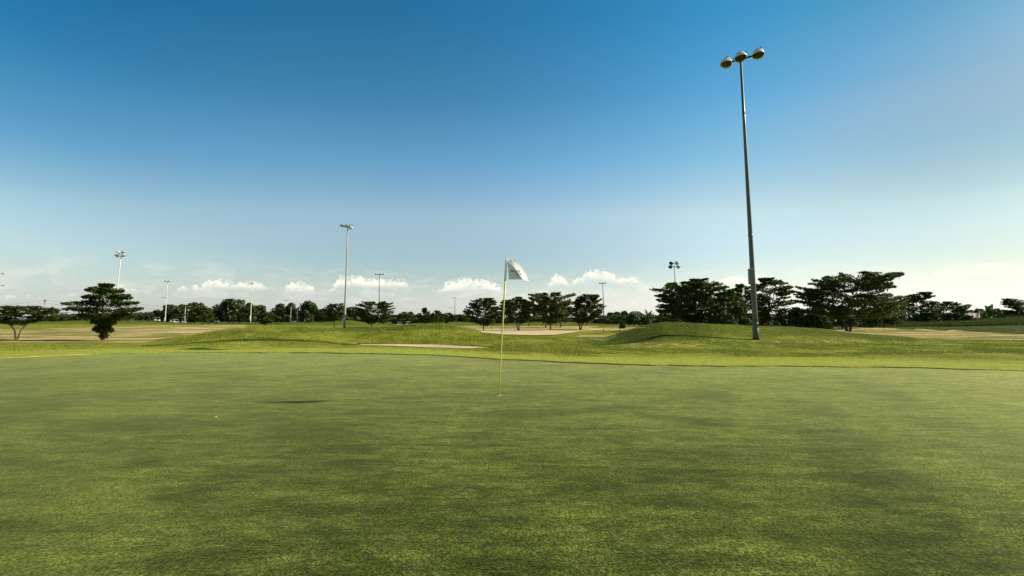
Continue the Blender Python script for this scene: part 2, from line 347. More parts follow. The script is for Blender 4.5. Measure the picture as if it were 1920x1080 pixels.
# putting green
th = angs(420, 90); re = r_edge(th)
ss = np.concatenate([[.0015], np.linspace(.02, 1, 70)**1.0])
rows = [re*s for s in ss]; n = len(th)
X = np.concatenate([r*np.sin(th) for r in rows]); Y = np.concatenate([r*np.cos(th) for r in rows])
Z = .02*(fbm(X*.3, Y*.3, 2, 9)-.45)*np.clip(1-np.sqrt(X*X+Y*Y)/9., 0, 1)
def qf(nr, n): 
    i = np.arange(nr-1)[:, None]*n; k = np.arange(n)[None]; k2 = (k+1) % n
    return np.stack([i+k, i+n+k, i+n+k2, i+k2], -1).reshape(-1, 4)[:, ::-1]
HX, HY = gx(935.5, 6.72), 6.72      # the hole
gf = qf(len(rows), n)
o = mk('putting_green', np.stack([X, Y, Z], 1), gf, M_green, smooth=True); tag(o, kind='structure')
# ground beyond
rs = [re+.004, re+.012, re+.04, re+.12]; base = [0.-.06, FR, FR+.004, FR+.006]
geo = np.geomspace(1.015, 1, 2)
G = np.concatenate([np.geomspace(.25, 40, 190), np.geomspace(43, 3200, 150)])
rs += [re+g_ for g_ in G]
X = np.concatenate([r*np.sin(th) for r in rs]); Y = np.concatenate([r*np.cos(th) for r in rs]); nr = len(rs)
Z = height(X, Y)
add = np.full((nr, n), 0.008); add[0] = -.06; add[1] = FR*.8; add[2:4] = FR
for i in range(4, nr): add[i] = FR*np.exp(-(G[i-4])/2.)+.004
Z = Z+add.ravel()
P = 960+800*X/np.maximum(Y, 1); PY = 600+800*(CAMZ-Z)/np.maximum(Y, 1)
def region(ptab, pbot, x0, x1, soft=1.6):
    tp = it(ptab, P); bt = it(pbot, P)
    return sstep((PY-tp)/soft+.5)*sstep((bt-PY)/soft+.5)*sstep((P-x0)/14)*sstep((x1-P)/14)*(Y > 8)
dryv = np.zeros_like(X)
dryv = np.maximum(dryv, region([(-200,615),(60,617),(200,613),(330,609.5),(560,609)], [(-200,641),(60,641),(130,642.5),(205,644),(280,641),(330,632),(380,626),(450,615)], -400, 470))
dryv = np.maximum(dryv, .4*region([(-200,606),(400,609),(640,611)], [(-200,611),(400,613),(640,613)], -400, 650, 2.))
dryv = np.maximum(dryv, region([(980,618),(1050,615.5),(1215,613)], [(980,618.5),(1060,621),(1150,621),(1215,613.5)], 975, 1225))
dryv = np.maximum(dryv, .9*region([(845,612),(880,610.5),(1150,611)], [(845,611.5),(880,616),(905,619),(1080,618),(1125,611)], 840, 1130))
dryv = np.maximum(dryv, .62*region([(1060,632),(1100,626.5),(1160,626.5)], [(1060,633),(1090,636),(1135,639),(1160,630)], 1050, 1165))
dryv = np.maximum(dryv, region([(1490,613),(1600,613.5),(1700,616),(1800,621),(1920,627),(2050,630)], [(1490,614),(1540,617),(1600,624),(1700,631.5),(1800,638),(1860,638.5),(1920,637),(2050,640)], 1495, 2100))
dryv = np.maximum(dryv, .42*region([(1140,642),(1300,641),(1400,638),(1600,634),(1800,641)], [(1140,652),(1300,652),(1600,646),(1800,646)], 1150, 1760, 5.))
dryv = np.maximum(dryv, .33*region([(280,652),(700,648)], [(280,658),(700,655)], 300, 690, 3.))
d_e = np.sqrt(X*X+Y*Y)-np.tile(re, nr)
wid = it([(0,5.2),(300,3.2),(600,3.2),(900,2.4),(1100,2.3),(1300,2.6),(1920,3.0)], P)
frg = 1-sstep((d_e-wid*.5)/(wid*1.3))
lush_shade = np.zeros_like(X)
lush_shade = np.maximum(lush_shade, .95*region([(1110,600),(1900,600)], [(1110,648),(1250,640),(1400,632),(1500,628),(1700,640)], 1100, 1720, 5.)*np.interp(P, [1100,1300,1360,1430,1500,1700], [1,1,.35,.45,.7,.7])*sstep((Y-17)/4)*(Y < 32))  # dark grass, with shade of the mound's sunless left face painted in
lush_shade = np.maximum(lush_shade, 1.*region([(1600,608),(2000,612)], [(1600,616),(1700,618),(1800,623),(1920,630),(2000,632)], 1590, 2200, 2.))
lush_shade = np.maximum(lush_shade, .9*region([(1500,590),(2000,590)], [(1500,613),(2000,618)], 1480, 2300, 3.)*(Y > 40))
lush_shade = np.maximum(lush_shade, .6*region([(300,598),(900,598)], [(300,608),(900,612)], -300, 1200, 3.)*(Y > 45))
lush_shade = np.maximum(lush_shade, .55*region([(560,604),(900,604)], [(560,622),(900,618)], 540, 905, 5.)*(Y < 40))
o = mk('ground', np.stack([X, Y, Z], 1), qf(nr, n), M_rough, smooth=True, attrs={'dry': dryv, 'fringe': frg, 'lush_shade': lush_shade}); tag(o, kind='structure')

# sand bunkers: a sheet between a near and a far rim
def bunker(px0, px1, near, far, m, nu=120, nv=10, dz=.012):
    P0 = np.linspace(px0, px1, nu); v = []
    for j in range(nv):
        s = j/(nv-1)
        for i, p in enumerate(P0):
            wob = .12*math.sin(i*.9)+.08*math.sin(i*2.3+1)
            D = it(near, p)*(1-s)+it(far, p)*s+wob*.4
            x = gx(p, D); v.append((x, D, hz(x, D)+dz+.004))
    f = [(j*nu+i, j*nu+i+1, (j+1)*nu+i+1, (j+1)*nu+i) for j in range(nv-1) for i in range(nu-1)]
    o = mk('sand_bunker', v, f, m, smooth=True); tag(o, kind='structure'); return o
def Dy(y): return CAMZ*800/(y-600)
bunker(676, 917, [(676,19.9),(700,19.4),(740,18.9),(800,18.0),(850,17.6),(880,17.4),(917,17.9)], [(676,20.2),(700,20.4),(740,20.4),(800,20.1),(850,19.3),(917,18.0)], M_sand, dz=.02)
bunker(862, 1085, [(862,46),(885,34),(900,29.3),(1000,29.),(1040,32),(1085,41)], [(862,49),(880,52),(1020,52),(1085,43)], M_sand, nv=30, dz=.05)

# ------------------------------------------------------------------ grass stuff
def blades(name, xs, ys, h, wdt, m, lean=.5, label=None, seed=1):
    rg = np.random.default_rng(seed); n = len(xs); z = height(xs, ys)
    a = rg.uniform(0, 2*math.pi, n); hh = h*rg.uniform(.5, 1.15, n)*np.clip(.35+1.3*fbm(xs*.45, ys*.45, 3, seed+2), .3, 1.3); ww = wdt*rg.uniform(.6, 1.3, n)
    la = rg.uniform(0, 2*math.pi, n); l = hh*lean*rg.uniform(.2, 1, n)
    b1 = np.stack([xs-np.cos(a)*ww, ys-np.sin(a)*ww, z-.01], 1); b2 = np.stack([xs+np.cos(a)*ww, ys+np.sin(a)*ww, z-.01], 1)
    tp = np.stack([xs+np.cos(la)*l, ys+np.sin(la)*l, z+hh], 1)
    v = np.stack([b1, b2, tp], 1).reshape(-1, 3); f = np.arange(3*n).reshape(-1, 3)
    o = mk(name, v, f, m, attrs={'rnd': np.repeat(rg.uniform(0, 1, n), 3)})
    tag(o, label, 'grass', None, 'stuff'); return o
rg = np.random.default_rng(4)
def scatter(n, p0, p1, d0, d1):
    p = rg.uniform(p0, p1, n); D = d0*(d1/d0)**rg.uniform(0, 1, n); return p, D, (p-960)/800*D
p, D, x = scatter(270000, -60, 1980, 13.5, 29)
tt = np.arctan2(x, D); de = np.sqrt(x*x+D*D)-r_edge(tt)
wd = it([(0,5.2),(300,3.2),(600,3.2),(900,2.0),(1100,1.6),(1300,1.7),(1920,2.0)], p)
zz = height(x, D); yy = 600+800*(CAMZ-zz)/D
inb = (p > 670) & (p < 922) & (D > 17.2) & (D < 20.45)
indry = ((p < 330) & (D > 20.5)) | ((p > 1490) & (D > it([(1490,28.5),(1600,27.2),(1700,26.5),(1920,24.5)], p))) | ((p > 1120) & (fbm(x*.5, D*.5, 3, 3) > .52) & (D < 21))
clump = fbm(x*.9, D*.9, 3, 8)+rg.uniform(-.15, .15, len(x)) > .42
k = (de > wd) & ~inb & ~indry & clump
blades('rough_grass', x[k], D[k], .052, .014, M_blade, .7, 'short tufted rough grass covering the mounds behind the green', 3)
# thicker lip along the back of the bunker
p = rg.uniform(672, 925, 5200); D = it([(676,20.3),(740,20.5),(800,20.2),(850,19.4),(917,18.1),(925,18.)], p)+rg.uniform(0, .35, len(p))
blades('bunker_lip_grass', gx(p, D), D, .085, .014, M_blade, .8, 'ragged grass lip along the back edge of the narrow bunker', 5)
p = rg.uniform(270, 670, 3600); D = it([(230,18.6),(300,19.0),(480,19.4),(670,19.9)], p)+rg.uniform(-.1, .22, len(p))
blades('mown_edge_grass', gx(p, D), D, .07, .014, M_tall, .8, 'dark ragged line of longer grass at the foot of the left mound', 15)
p, D, x = scatter(26000, 1380, 1960, 50, 62)
k = (fbm(x*.2, D*.2, 3, 4) > .36)
blades('tall_grass', x[k], D[k], .62, .035, M_tall, .5, 'tall unmown grass in front of the trees on the right', 6)
p, D, x = scatter(7000, 1225, 1420, 36, 50); k = fbm(x*.25, D*.25, 3, 6) > .42
blades('weedy_grass', x[k], D[k], .5, .035, M_tall, .6, 'weedy long grass behind the mound at the foot of the right trees', 8)
p, D, x = scatter(9000, -60, 640, 110, 150); k = fbm(x*.06, D*.06, 3, 6) > .45
blades('field_grass', x[k], D[k], .55, .08, M_tall, .6, 'longer grass in front of the far trees on the left', 9)

# ------------------------------------------------------------------ trees
def leaves(cen, dirs, nrm, L, Wd, rg):
    n = len(cen); side = np.cross(nrm, dirs); side /= np.linalg.norm(side, axis=1)[:, None]+1e-9
    d = dirs/(np.linalg.norm(dirs, axis=1)[:, None]+1e-9)
    l = (L*rg.uniform(.6, 1.3, n))[:, None]; w_ = (Wd*rg.uniform(.6, 1.3, n))[:, None]
    q = np.stack([cen-d*l, cen+side*w_, cen+d*l, cen-side*w_], 1).reshape(-1, 3)
    return q
def finish_crown(q, m, root, rg, name='crown'):
    n = len(q)//4
    return mk(name, q, np.arange(4*n).reshape(-1, 4), m, root, attrs={'rnd': np.repeat(rg.uniform(0, 1, n)**1.5, 4)})
PROF = {'umbrella': [(0,.35),(.2,.85),(.45,1.),(.7,.95),(.88,.72),(1,.35)],
        'cone': [(0,.08),(.06,.15),(.2,.15),(.25,.2),(.29,.78),(.40,.98),(.52,1.),(.65,.78),(.8,.52),(.92,.28),(1,.08)],
        'dome': [(0,.6),(.2,.95),(.45,1.),(.65,.8),(.82,.55),(1,.2)],
        'wide': [(0,.5),(.2,.85),(.5,.95),(.7,1.),(.85,.85),(1,.45)],
        'point': [(0,.6),(.3,1.),(.5,.8),(.75,.45),(1,.08)]}
def layered(px, D, ytop, xl, xr, ycb, label, prof='dome', fork=1, tilt=.22, seed=1, dens=1., mtl=None, lean=0., bark=None, group=None, skew=0., name='spreading_tree', ol=None):
    rg = np.random.default_rng(seed); x0 = gx(px, D); z0 = hz(x0, D)
    root = empty(name, (x0, D, z0-.02)); tag(root, label, 'tree', group)
    H = at_z(ytop, D)-z0; hb = max(.05, at_z(ycb, D)-z0); Wd = (xr-xl)/800*D; cx = ((xl+xr)/2-px)/800*D
    L = max(.06, D*.0034); lw = L*.44
    pr = PROF[prof]; ncl = int(78*dens); qs = []
    area = Wd*(H-hb)*.8; ntot = int(dens*6.6*area/(L*lw*1.1)); ntot = min(ntot, 46000); npp = max(20, ntot//ncl)
    lob = rg.uniform(0, 6.28, 3); tips = []
    for i in range(ncl):
        s = (i+rg.uniform(0, 1))/ncl; nt = 7 if not ol else 8; s = s**.9; kq = .62 if 'leafy lower trunk' in label else .24; s = s*(1-kq)+kq*(round(s*nt)/nt); rad = np.interp(s, [a for a, b in pr], [b for a, b in pr])*Wd/2*1.10
        th_ = rg.uniform(0, 2*math.pi)
        if i % 2: th_ = rg.choice([0, math.pi])+rg.normal(0, .38)
        lb = 1+.14*math.sin(2*th_+lob[0])+.12*math.sin(3*th_+lob[1])
        r1 = rad*min(1.08, lb*rg.choice([rg.uniform(.4, .8), rg.uniform(.85, 1.18)])); tl = tilt*rg.uniform(.2, 1.5)
        z = hb+(H-hb)*s
        if ol:      # measured half-widths of this tree at this height
            yy_ = ycb+(ytop-ycb)*s; a_ = np.array(ol, float); el_ = (px-np.interp(yy_, a_[:, 0], a_[:, 1]))/800*D; er_ = (np.interp(yy_, a_[:, 0], a_[:, 2])-px)/800*D
            es = er_ if math.cos(th_) > 0 else el_; mean_ = (el_+er_)/2; mid_ = (er_-el_)/2
            rr_ = math.hypot((es-(mid_ if math.cos(th_) > 0 else -mid_))*math.cos(th_), mean_*.85*math.sin(th_))
            r1 = rr_*(rg.uniform(.88, 1.04) if i % 2 else rg.choice([rg.uniform(.35, .75), rg.uniform(.8, 1.)])); skx = mid_-cx
        dr = np.array([math.cos(th_), math.sin(th_)*.9, 0]); sd = np.array([-dr[1], dr[0], 0])
        sk = skx if ol else skew*s*Wd*.5
        r0 = r1*rg.uniform(.05, .45); k = npp; u = rg.beta(1.5, 1.15, k); rr = r0+(r1-r0)*u
        wl = (Wd*.035+r1*.17)*np.sin(np.clip(u*.92+.10, 0, 1)*math.pi)**.6*(1.15-u*.65)+.01*Wd
        lat = rg.normal(0, .5, k)*wl; vt = rg.normal(0, 1, k)*(H-hb)*.026*(1.35-u)
        zz = z+(rr-r1*.6)*tl*rg.uniform(.7, 1.3)+vt-np.abs(lat)*.10
        cen = np.stack([cx+sk+dr[0]*rr+sd[0]*lat, dr[1]*rr+sd[1]*lat, zz], 1)
        cen[:, 2] = np.minimum(cen[:, 2], H*1.0)
        d = dr[None]*.9+rg.normal(0, .55, (k, 3)); d[:, 2] = tilt*.8+rg.normal(0, .28, k)
        nm = np.stack([rg.normal(0, .7, k), rg.normal(0, .7, k), np.ones(k)], 1)
        qs.append(leaves(cen, d, nm, L, lw, rg)); tips.append((s, cx+sk+dr[0]*r0*1.0, dr[1]*r0, z-(r1*.5)*tilt))
    finish_crown(np.concatenate(qs), mtl or M_leaf, root, rg)
    # trunk and limbs in one mesh
    tb = MB(); r = max(.03, .020*H, D*.0009); tk = []
    top_ = min(hb*1.0+.25*(H-hb), H*.7); fk = max(.12*H, hb*.62)
    tips = [q_ for q_ in tips if abs(q_[1]) < Wd]
    for f_ in range(fork):
        if f_ == 1: r *= .8
        sgn = 0 if fork == 1 else (-1 if f_ == 0 else 1)*(.16*Wd if fork == 2 else .2*Wd)
        p0 = Vector((sgn*.04, 0, -.06)); p1 = Vector((lean*fk*.6+sgn*.20, 0, fk)); p2 = Vector((cx*.5+lean*fk+sgn, rg.uniform(-.1, .1)*Wd*.3, top_)); p3 = Vector((cx+sgn*1.1, 0, hb+.72*(H-hb)))
        tb.tube([p0, p0.lerp(p1, .5)+Vector((lean*.06*H, 0, 0)), p1, p2, p3], [r*1.35, r*1.05, r*.9, r*.6, r*.2], 8); tk.append((p1, p2, p3))
    for i in range(8):
        s, ax, ay, az_ = tips[int(rg.integers(0, len(tips)))]; p1, p2, p3 = tk[i % len(tk)]
        e = Vector((ax*1.6-cx*.6, ay*1.8, max(az_, hb*1.05))); st = p1.lerp(p2, rg.uniform(.2, 1.)) if e.z > p1.z else p1
        tb.tube([st, st.lerp(e, .5)+Vector((0, 0, -.04*H)), e], [r*.5, r*.35, r*.12], 6)
    tb.build('trunk', bark or M_bark, root, True); return root
def roundtree(px, D, ytop, xl, xr, label, seed=1, dens=1., mtl=None, group=None, cat='tree', name='round_tree', low=.0, ybase=None, clump=.30):
    rg = np.random.default_rng(seed); cxm = (xl+xr)/2; xl, xr = cxm+(xl-cxm)*1.18, cxm+(xr-cxm)*1.18; x0 = gx(cxm, D); z0 = hz(x0, D)
    root = empty(name, (x0, D, z0-.02)); tag(root, label, cat, group)
    H = at_z(ytop, D)-z0; Wd = (xr-xl)/800*D; L = max(.06, D*.0034); lw = L*.6; hb = H*low
    ncl = int(30*dens)+6; qs = []; tot = min(18000, int(6.5*Wd*H/(L*lw*1.6)*dens)); npp = max(24, tot//ncl)
    for i in range(ncl):
        a = rg.uniform(0, 2*math.pi); v = rg.uniform(0, 1)**.8; hr = math.sqrt(max(0, 1-(max(0, v-.35)/.68)**2)) if v > .35 else .8+.2*v/.35
        rr = hr*rg.uniform(.25, .78)*Wd/2; cr = min(Wd, H)*clump*rg.uniform(.55, 1.)*(1 if v < .75 else .75)
        c0 = np.array([math.cos(a)*rr, math.sin(a)*rr*.8, hb+cr*.6+(H-hb-cr*1.5)*v])
        if i == 0: c0 = np.array([rg.uniform(-.1, .1)*Wd, 0, H-cr])
        d = rg.normal(0, 1, (npp, 3)); d /= np.linalg.norm(d, axis=1)[:, None]; sh = rg.uniform(.6, 1.05, npp)[:, None]
        cen = c0+d*cr*sh*np.array([1.1, 1.1, .85]); cen = cen[cen[:, 2] > .02*H]; d = d[:len(cen)]
        nm = d+rg.normal(0, .5, d.shape); dd = np.cross(nm, rg.normal(0, 1, d.shape))
        nm = np.cross(dd, np.cross(nm, dd)); qs.append(leaves(cen, dd, nm, L, lw, rg))
    finish_crown(np.concatenate(qs), mtl or M_leaf3, root, rg, 'crown' if cat == 'tree' else 'foliage')
    tb = MB(); r = .03*H
    tb.tube([(0, 0, -.1), (.02*H, 0, H*.3), (0, 0, H*.7)], [r*1.3, r, r*.3], 8)
    for i in range(4):
        a = i*1.6+seed; tb.tube([(0, 0, H*.28), (math.cos(a)*Wd*.15, math.sin(a)*Wd*.15, H*.5), (math.cos(a)*Wd*.27, math.sin(a)*Wd*.2, H*.66)], [r*.6, r*.4, r*.15], 6)
    tb.build('trunk' if cat == 'tree' else 'stem', M_bark, root, True); return root

S = 'spreading trees on the course'
layered(37, 25.6, 574, -28, 110, 607, 'flat-topped umbrella tree with forked pale trunk at the left edge of the dry field', 'umbrella', 3, .12, 11, 1.1, bark=M_barkp, group=S, ol=[(574,12,90),(577,5,106),(585,-8,110),(595,-26,112),(602,-10,84),(607,24,60)])
layered(198, 25, 532, 121, 264, 629, 'tall pointed tree with leafy lower trunk standing alone in the dry field', 'cone', 1, .10, 12, 1.02, group=S, ol=[(532,188,205),(537,181,213),(543,165,222),(550,158,233),(557,152,241),(565,146,248),(573,122,256),(579,124,264),(586,130,259),(593,140,250),(599,150,240),(603,176,226),(607,184,212),(614,181,214),(621,181,214),(629,191,205)])
layered(383, 93, 575, 350, 408, 601, 'small dark spreading tree in front of the far woods, left of the bright mound', 'dome', 1, .2, 13, .8, group=S)
layered(499.5, 27, 596, 487, 513, 606, 'young sapling with thin crown on the crest of the left mound', 'dome', 1, .3, 14, .45, group=S)
layered(628, 62, 569.5, 604, 652, 601, 'small tree just left of the tall white mast, dark pool of shade beside it', 'dome', 1, .18, 15, .9, group=S, ol=[(569,620,645),(577,608,650),(588,604,652),(598,606,650),(602,615,640)])
layered(698, 60, 566, 661, 741, 605, 'layered dark tree with straight trunk to the right of the tall white mast', 'dome', 1, .25, 16, 1., group=S, ol=[(566,682,730),(574,665,738),(585,661,740),(595,665,741),(605,682,728)])
layered(764, 90, 585, 744, 782, 605, 'low flat-topped tree behind the parked white carts', 'wide', 1, .15, 17, .7, group=S)
layered(797, 95, 577.5, 781, 812, 605, 'small tree with a pointed tip behind the central mound', 'point', 1, .3, 18, .7, group=S)
layered(817, 84, 583, 801, 834, 609, 'bushy low tree whose branches reach the grass behind the central mound', 'dome', 1, .35, 19, .7, group=S)
layered(840, 100, 587, 824, 856, 604, 'low tree right of the bushy one, left of the thin distant mast', 'umbrella', 1, .1, 20, .6, group=S)
layered(866, 110, 590, 848, 884, 603, 'lowest dark tree in the row between central mound and flagstick', 'umbrella', 1, .1, 21, .6, group=S)
layered(950, 105, 563, 925, 972, 603, 'tree directly behind the flagstick, farther back in the shade', 'dome', 1, .2, 22, .8, group=S)
layered(992, 88, 565, 965, 1020, 602, 'dark tree standing behind the forked pale-trunked tree', 'dome', 1, .15, 23, .8, group=S)
layered(1023, 76, 561, 1000, 1052, 603, 'dark tree hidden behind the tallest tree right of the flag', 'dome', 1, .15, 24, .8, group=S)
layered(1049, 74, 568, 1030, 1078, 603, 'tree with trunk leaning right, behind and between the two big trees right of the flag', 'dome', 1, .2, 25, .7, group=S, lean=.5)
layered(1100, 92, 574, 1082, 1122, 603, 'slim trunked tree behind the rightmost tree of the middle group', 'dome', 1, .2, 26, .7, group=S)
layered(907, 50, 559.5, 864, 941, 608, 'dark layered tree left of the flagstick behind the sandy patch', 'dome', 1, .24, 27, 1., group=S, ol=[(559,888,926),(566,882,932),(575,875,937),(586,863,940),(596,872,938),(608,888,922)])
layered(974, 48.5, 557, 938, 1001, 604, 'tree with pale leaning forked trunk just right of the flagstick', 'dome', 2, .1, 28, .95, group=S, bark=M_barkp, lean=-.35, ol=[(557,950,976),(562,945,986),(570,941,996),(585,937,1001),(598,945,996),(604,957,985)])
layered(1032, 48.5, 549, 985, 1083, 604, 'tallest dark layered tree of the middle group, right of the flag', 'wide', 1, .26, 29, 1.05, group=S, ol=[(549,1010,1034),(552,1000,1077),(556,988,1081),(566,992,1076),(580,989,1072),(596,998,1064),(604,1012,1050)])
layered(1088, 54, 552.5, 1061, 1137, 604, 'rightmost tree of the middle group, its trunk forked low, beside the thin mast', 'dome', 2, .3, 30, 1., group=S, ol=[(552,1092,1118),(558,1085,1126),(566,1075,1129),(574,1068,1136),(585,1063,1135),(596,1066,1124),(604,1079,1104)])
layered(1258, 62, 571, 1222, 1292, 606, 'low dark tree under the left end of the right-hand tree group', 'dome', 1, .15, 31, .8, group=S)
layered(1282, 50, 529, 1212, 1340, 600, 'wide flat-branched tree at the left end of the right-hand group, around the dark mast', 'wide', 1, .10, 32, 1., group=S, ol=[(529,1252,1296),(537,1244,1320),(546,1213,1335),(553,1226,1340),(561,1226,1340),(575,1226,1340),(590,1240,1338),(600,1252,1328)])
layered(1312, 46, 523, 1256, 1368, 603, 'tall layered tree above the mound crest in the right-hand group', 'dome', 1, .16, 33, 1.1, group=S, ol=[(523,1298,1342),(530,1288,1353),(540,1270,1367),(560,1261,1371),(585,1261,1373),(603,1276,1358)])
layered(1394, 56, 533, 1355, 1432, 604, 'dark tree directly behind the big mast', 'dome', 1, .2, 35, .9, group=S)
layered(1367, 43, 543, 1325, 1404, 605, 'lighter green ragged tree between the mound crest and the big mast', 'dome', 1, .25, 34, .9, mtl=M_leaf2, group=S)
layered(1440, 49, 521, 1394, 1494, 598, 'tree with feathery open branches just right of the big mast', 'dome', 1, .12, 36, .8, group=S, ol=[(521,1430,1452),(528,1412,1468),(537,1405,1484),(545,1402,1492),(557,1399,1496),(572,1400,1490),(590,1405,1466),(598,1412,1448)])
layered(1588, 37.5, 511, 1494, 1697, 595, 'largest spreading tree, leaning to the right on a double trunk', 'wide', 2, .20, 37, 1.15, group=S, ol=[(511,1650,1694),(516,1572,1696),(523,1548,1682),(530,1524,1662),(537,1518,1690),(542,1508,1672),(548,1494,1668),(556,1496,1692),(570,1490,1692),(585,1500,1684),(596,1512,1672)])
layered(1655, 47, 553, 1606, 1696, 606, 'light green bushy tree under the right side of the largest tree', 'dome', 1, .15, 38, .9, mtl=M_leaf2, group=S)
layered(1729, 64, 548, 1684, 1764, 603, 'rounded dark tree with one straight trunk right of the largest tree', 'dome', 1, .15, 39, 1., group=S, ol=[(548,1728,1743),(555,1702,1751),(565,1690,1759),(580,1685,1765),(597,1690,1756),(603,1702,1744)])
layered(1770, 78, 566, 1742, 1818, 602, 'small low-forked tree right of the rounded one', 'dome', 2, .2, 40, .9, group=S, ol=[(566,1762,1784),(573,1751,1812),(582,1747,1819),(594,1750,1822),(602,1764,1800)])
layered(1915, 86, 560.5, 1884, 1965, 600, 'dark tree at the right edge in front of the cream wall', 'wide', 1, .2, 41, .9, group=S, ol=[(560,1886,1962),(570,1884,1964),(582,1892,1964),(592,1884,1960),(600,1900,1940)])

F = 'far round-crowned trees'
for i, (l, r_, tp, d, lab) in enumerate([
    (100,142,593,230,'low far tree between the umbrella tree and the pointed tree'), (132,170,591,225,'low far tree glimpsed behind the left branches of the pointed tree'),
    (205,240,590,225,'low far tree just right of the leafy trunk of the pointed tree'), (232,262,589,215,'far tree under the right branch tips of the pointed tree'), (258,290,587,210,'far low tree left of the paired thin masts'),
    (284,312,581,205,'far tree directly behind the paired thin masts'), (304,334,570,200,'far tree with flat top right of the paired thin masts'), (327,352,568.5,195,'narrow far tree behind the thin lamp post'),
    (346,386,564.5,200,'broad light-topped far tree above the small spreading tree'), (380,404,577,190,'low far tree in the dip of the left woods'), (394,416,570,200,'slim light green far tree left of the tallest crown'),
    (411,450,557,195,'tallest round crown of the left woods'), (438,464,561,200,'dark crown joined to the right of the tallest far crown'), (456,482,567,190,'far crown left beside the thin mast on the bright mound'),
    (474,500,571,195,'far crown right behind the thin mast on the bright mound'), (494,522,587,200,'lowest far tree in the gap of the left woods'), (514,542,568.5,195,'far tree left of the short lamp mast'),
    (534,562,567,190,'far tree right of the short lamp mast'), (558,600,563.5,185,'big dark dome-shaped far tree left of the white mast'), (590,622,578,170,'lower far tree at the right foot of the dark dome-shaped one'),
    (640,672,574,120,'round light-topped tree just right of the white mast'),
    (1136,1154,585.5,170,'small far tree right of the thin mast near the middle'), (1148,1166,584.5,175,'middle one of the three small far trees left of the dark roof'), (1160,1180,582,170,'rounded far tree next left of the dark roof'),
    (1818,1848,577,112,'low rounded tree behind the cream wall, left of the banana plant'), (1858,1886,577.5,115,'dark rounded tree behind the cream wall, right of the banana plant'), (1878,1904,580,112,'low tree behind the wall next to the right-edge tree')]):
    roundtree(0, d, tp, l, r_, lab, 100+i, .8, None, F, clump=.27)
B = 'bushes and undergrowth'
for i, (l, r_, tp, d, mt, lab) in enumerate([
    (1172,1204,587,80,M_leaf3,'dark round bush below the dark roof'), (1196,1226,591,76,M_leaf2,'light green bush right of the dark bush'), (1222,1250,596,66,M_leaf2,'low weedy shrub left of the right-hand tree group'),
    (1325,1352,590,45,M_leaf2,'small pale green shrub at the mound top under the tall tree'), (1354,1382,586,41,M_leaf3,'dark shrub at the foot of the ragged light green tree'), (1384,1412,592,44,M_leaf3,'low dark shrub just left of the big mast foot'),
    (1422,1452,592,54,M_leaf2,'green shrub right behind the big mast'), (1448,1482,588,50,M_leaf2,'yellow-green shrub below the feathery tree'), (1474,1520,574,48,M_leaf3,'dark thicket left of the largest tree'),
    (1508,1560,570,47,M_leaf3,'dark thicket under the left side of the largest tree'), (1550,1604,572,50,M_leaf3,'dark thicket behind the double trunk'), (1600,1650,576,52,M_leaf3,'dark thicket right of the double trunk'), (1646,1692,570,56,M_leaf3,'dark thicket between the largest and the rounded tree'),
    (1690,1722,584,68,M_leaf3,'dark bush behind the left part of the rounded tree'), (1738,1762,585,82,M_leaf3,'dark bush between the rounded tree and the forked one'), (1798,1826,590,72,M_leaf3,'dark bush where the cream wall begins'),
    (1838,1852,592,84,M_leaf3,'small bush against the cream wall below the banana plant'), (1860,1872,591.5,84,M_leaf3,'small bush against the middle of the cream wall'), (1884,1916,591,80,M_leaf3,'dark bush at the foot of the right-edge tree'),
    (1162,1170,602,62,M_leaf3,'tiny dark bush in the field left of the dark bush'), (1912,1945,592,78,M_leaf3,'dark bush cut by the right edge of the view'), (640,668,596,100,M_leaf2,'low green bush behind the foot of the white mast')]):
    roundtree(0, d, tp, l, r_, lab, 300+i, .7, mt, B, 'bush', 'bush', low=.0, clump=.33)

# far-off woods that read as one mass
def thicket(name, tops, D0, D1, n, seed, label):
    rg = np.random.default_rng(seed); p = rg.uniform(tops[0][0], tops[-1][0], n); D = rg.uniform(D0, D1, n); x = (p-960)/800*D; z0 = height(x, D)
    lump = 3.2*(fbm(x*.16, D*.16, 3, seed)-.45)
    zt = CAMZ+(600-it(tops, p))*D/800+lump*D/260; z = z0+np.maximum(zt-z0, .3)*rg.uniform(0, 1, n)**.6
    d = rg.normal(0, 1, (n, 3)); nm = rg.normal(0, 1, (n, 3)); q = leaves(np.stack([x, D, z], 1), d, nm, D0*.0042, D0*.0028, rg)
    o = finish_crown(q, M_leaf3, None, rg, name); tag(o, label, 'woods', None, 'stuff')
thicket('far_woods', [(96,592),(200,590),(280,588),(300,586),(520,586),(640,586),(700,592),(880,593)], 235, 262, 26000, 51, 'low dark woods running along the horizon on the left')
thicket('shaded_undergrowth', [(735,597),(860,597),(1000,596),(1120,599),(1140,600)], 118, 130, 7000, 52, 'dark undergrowth along the foot of the trees in the middle')
thicket('far_scrub', [(1120,594),(1180,592),(1240,592),(1400,590),(1800,590)], 110, 122, 9000, 53, 'dark scrub behind the right-hand trees')

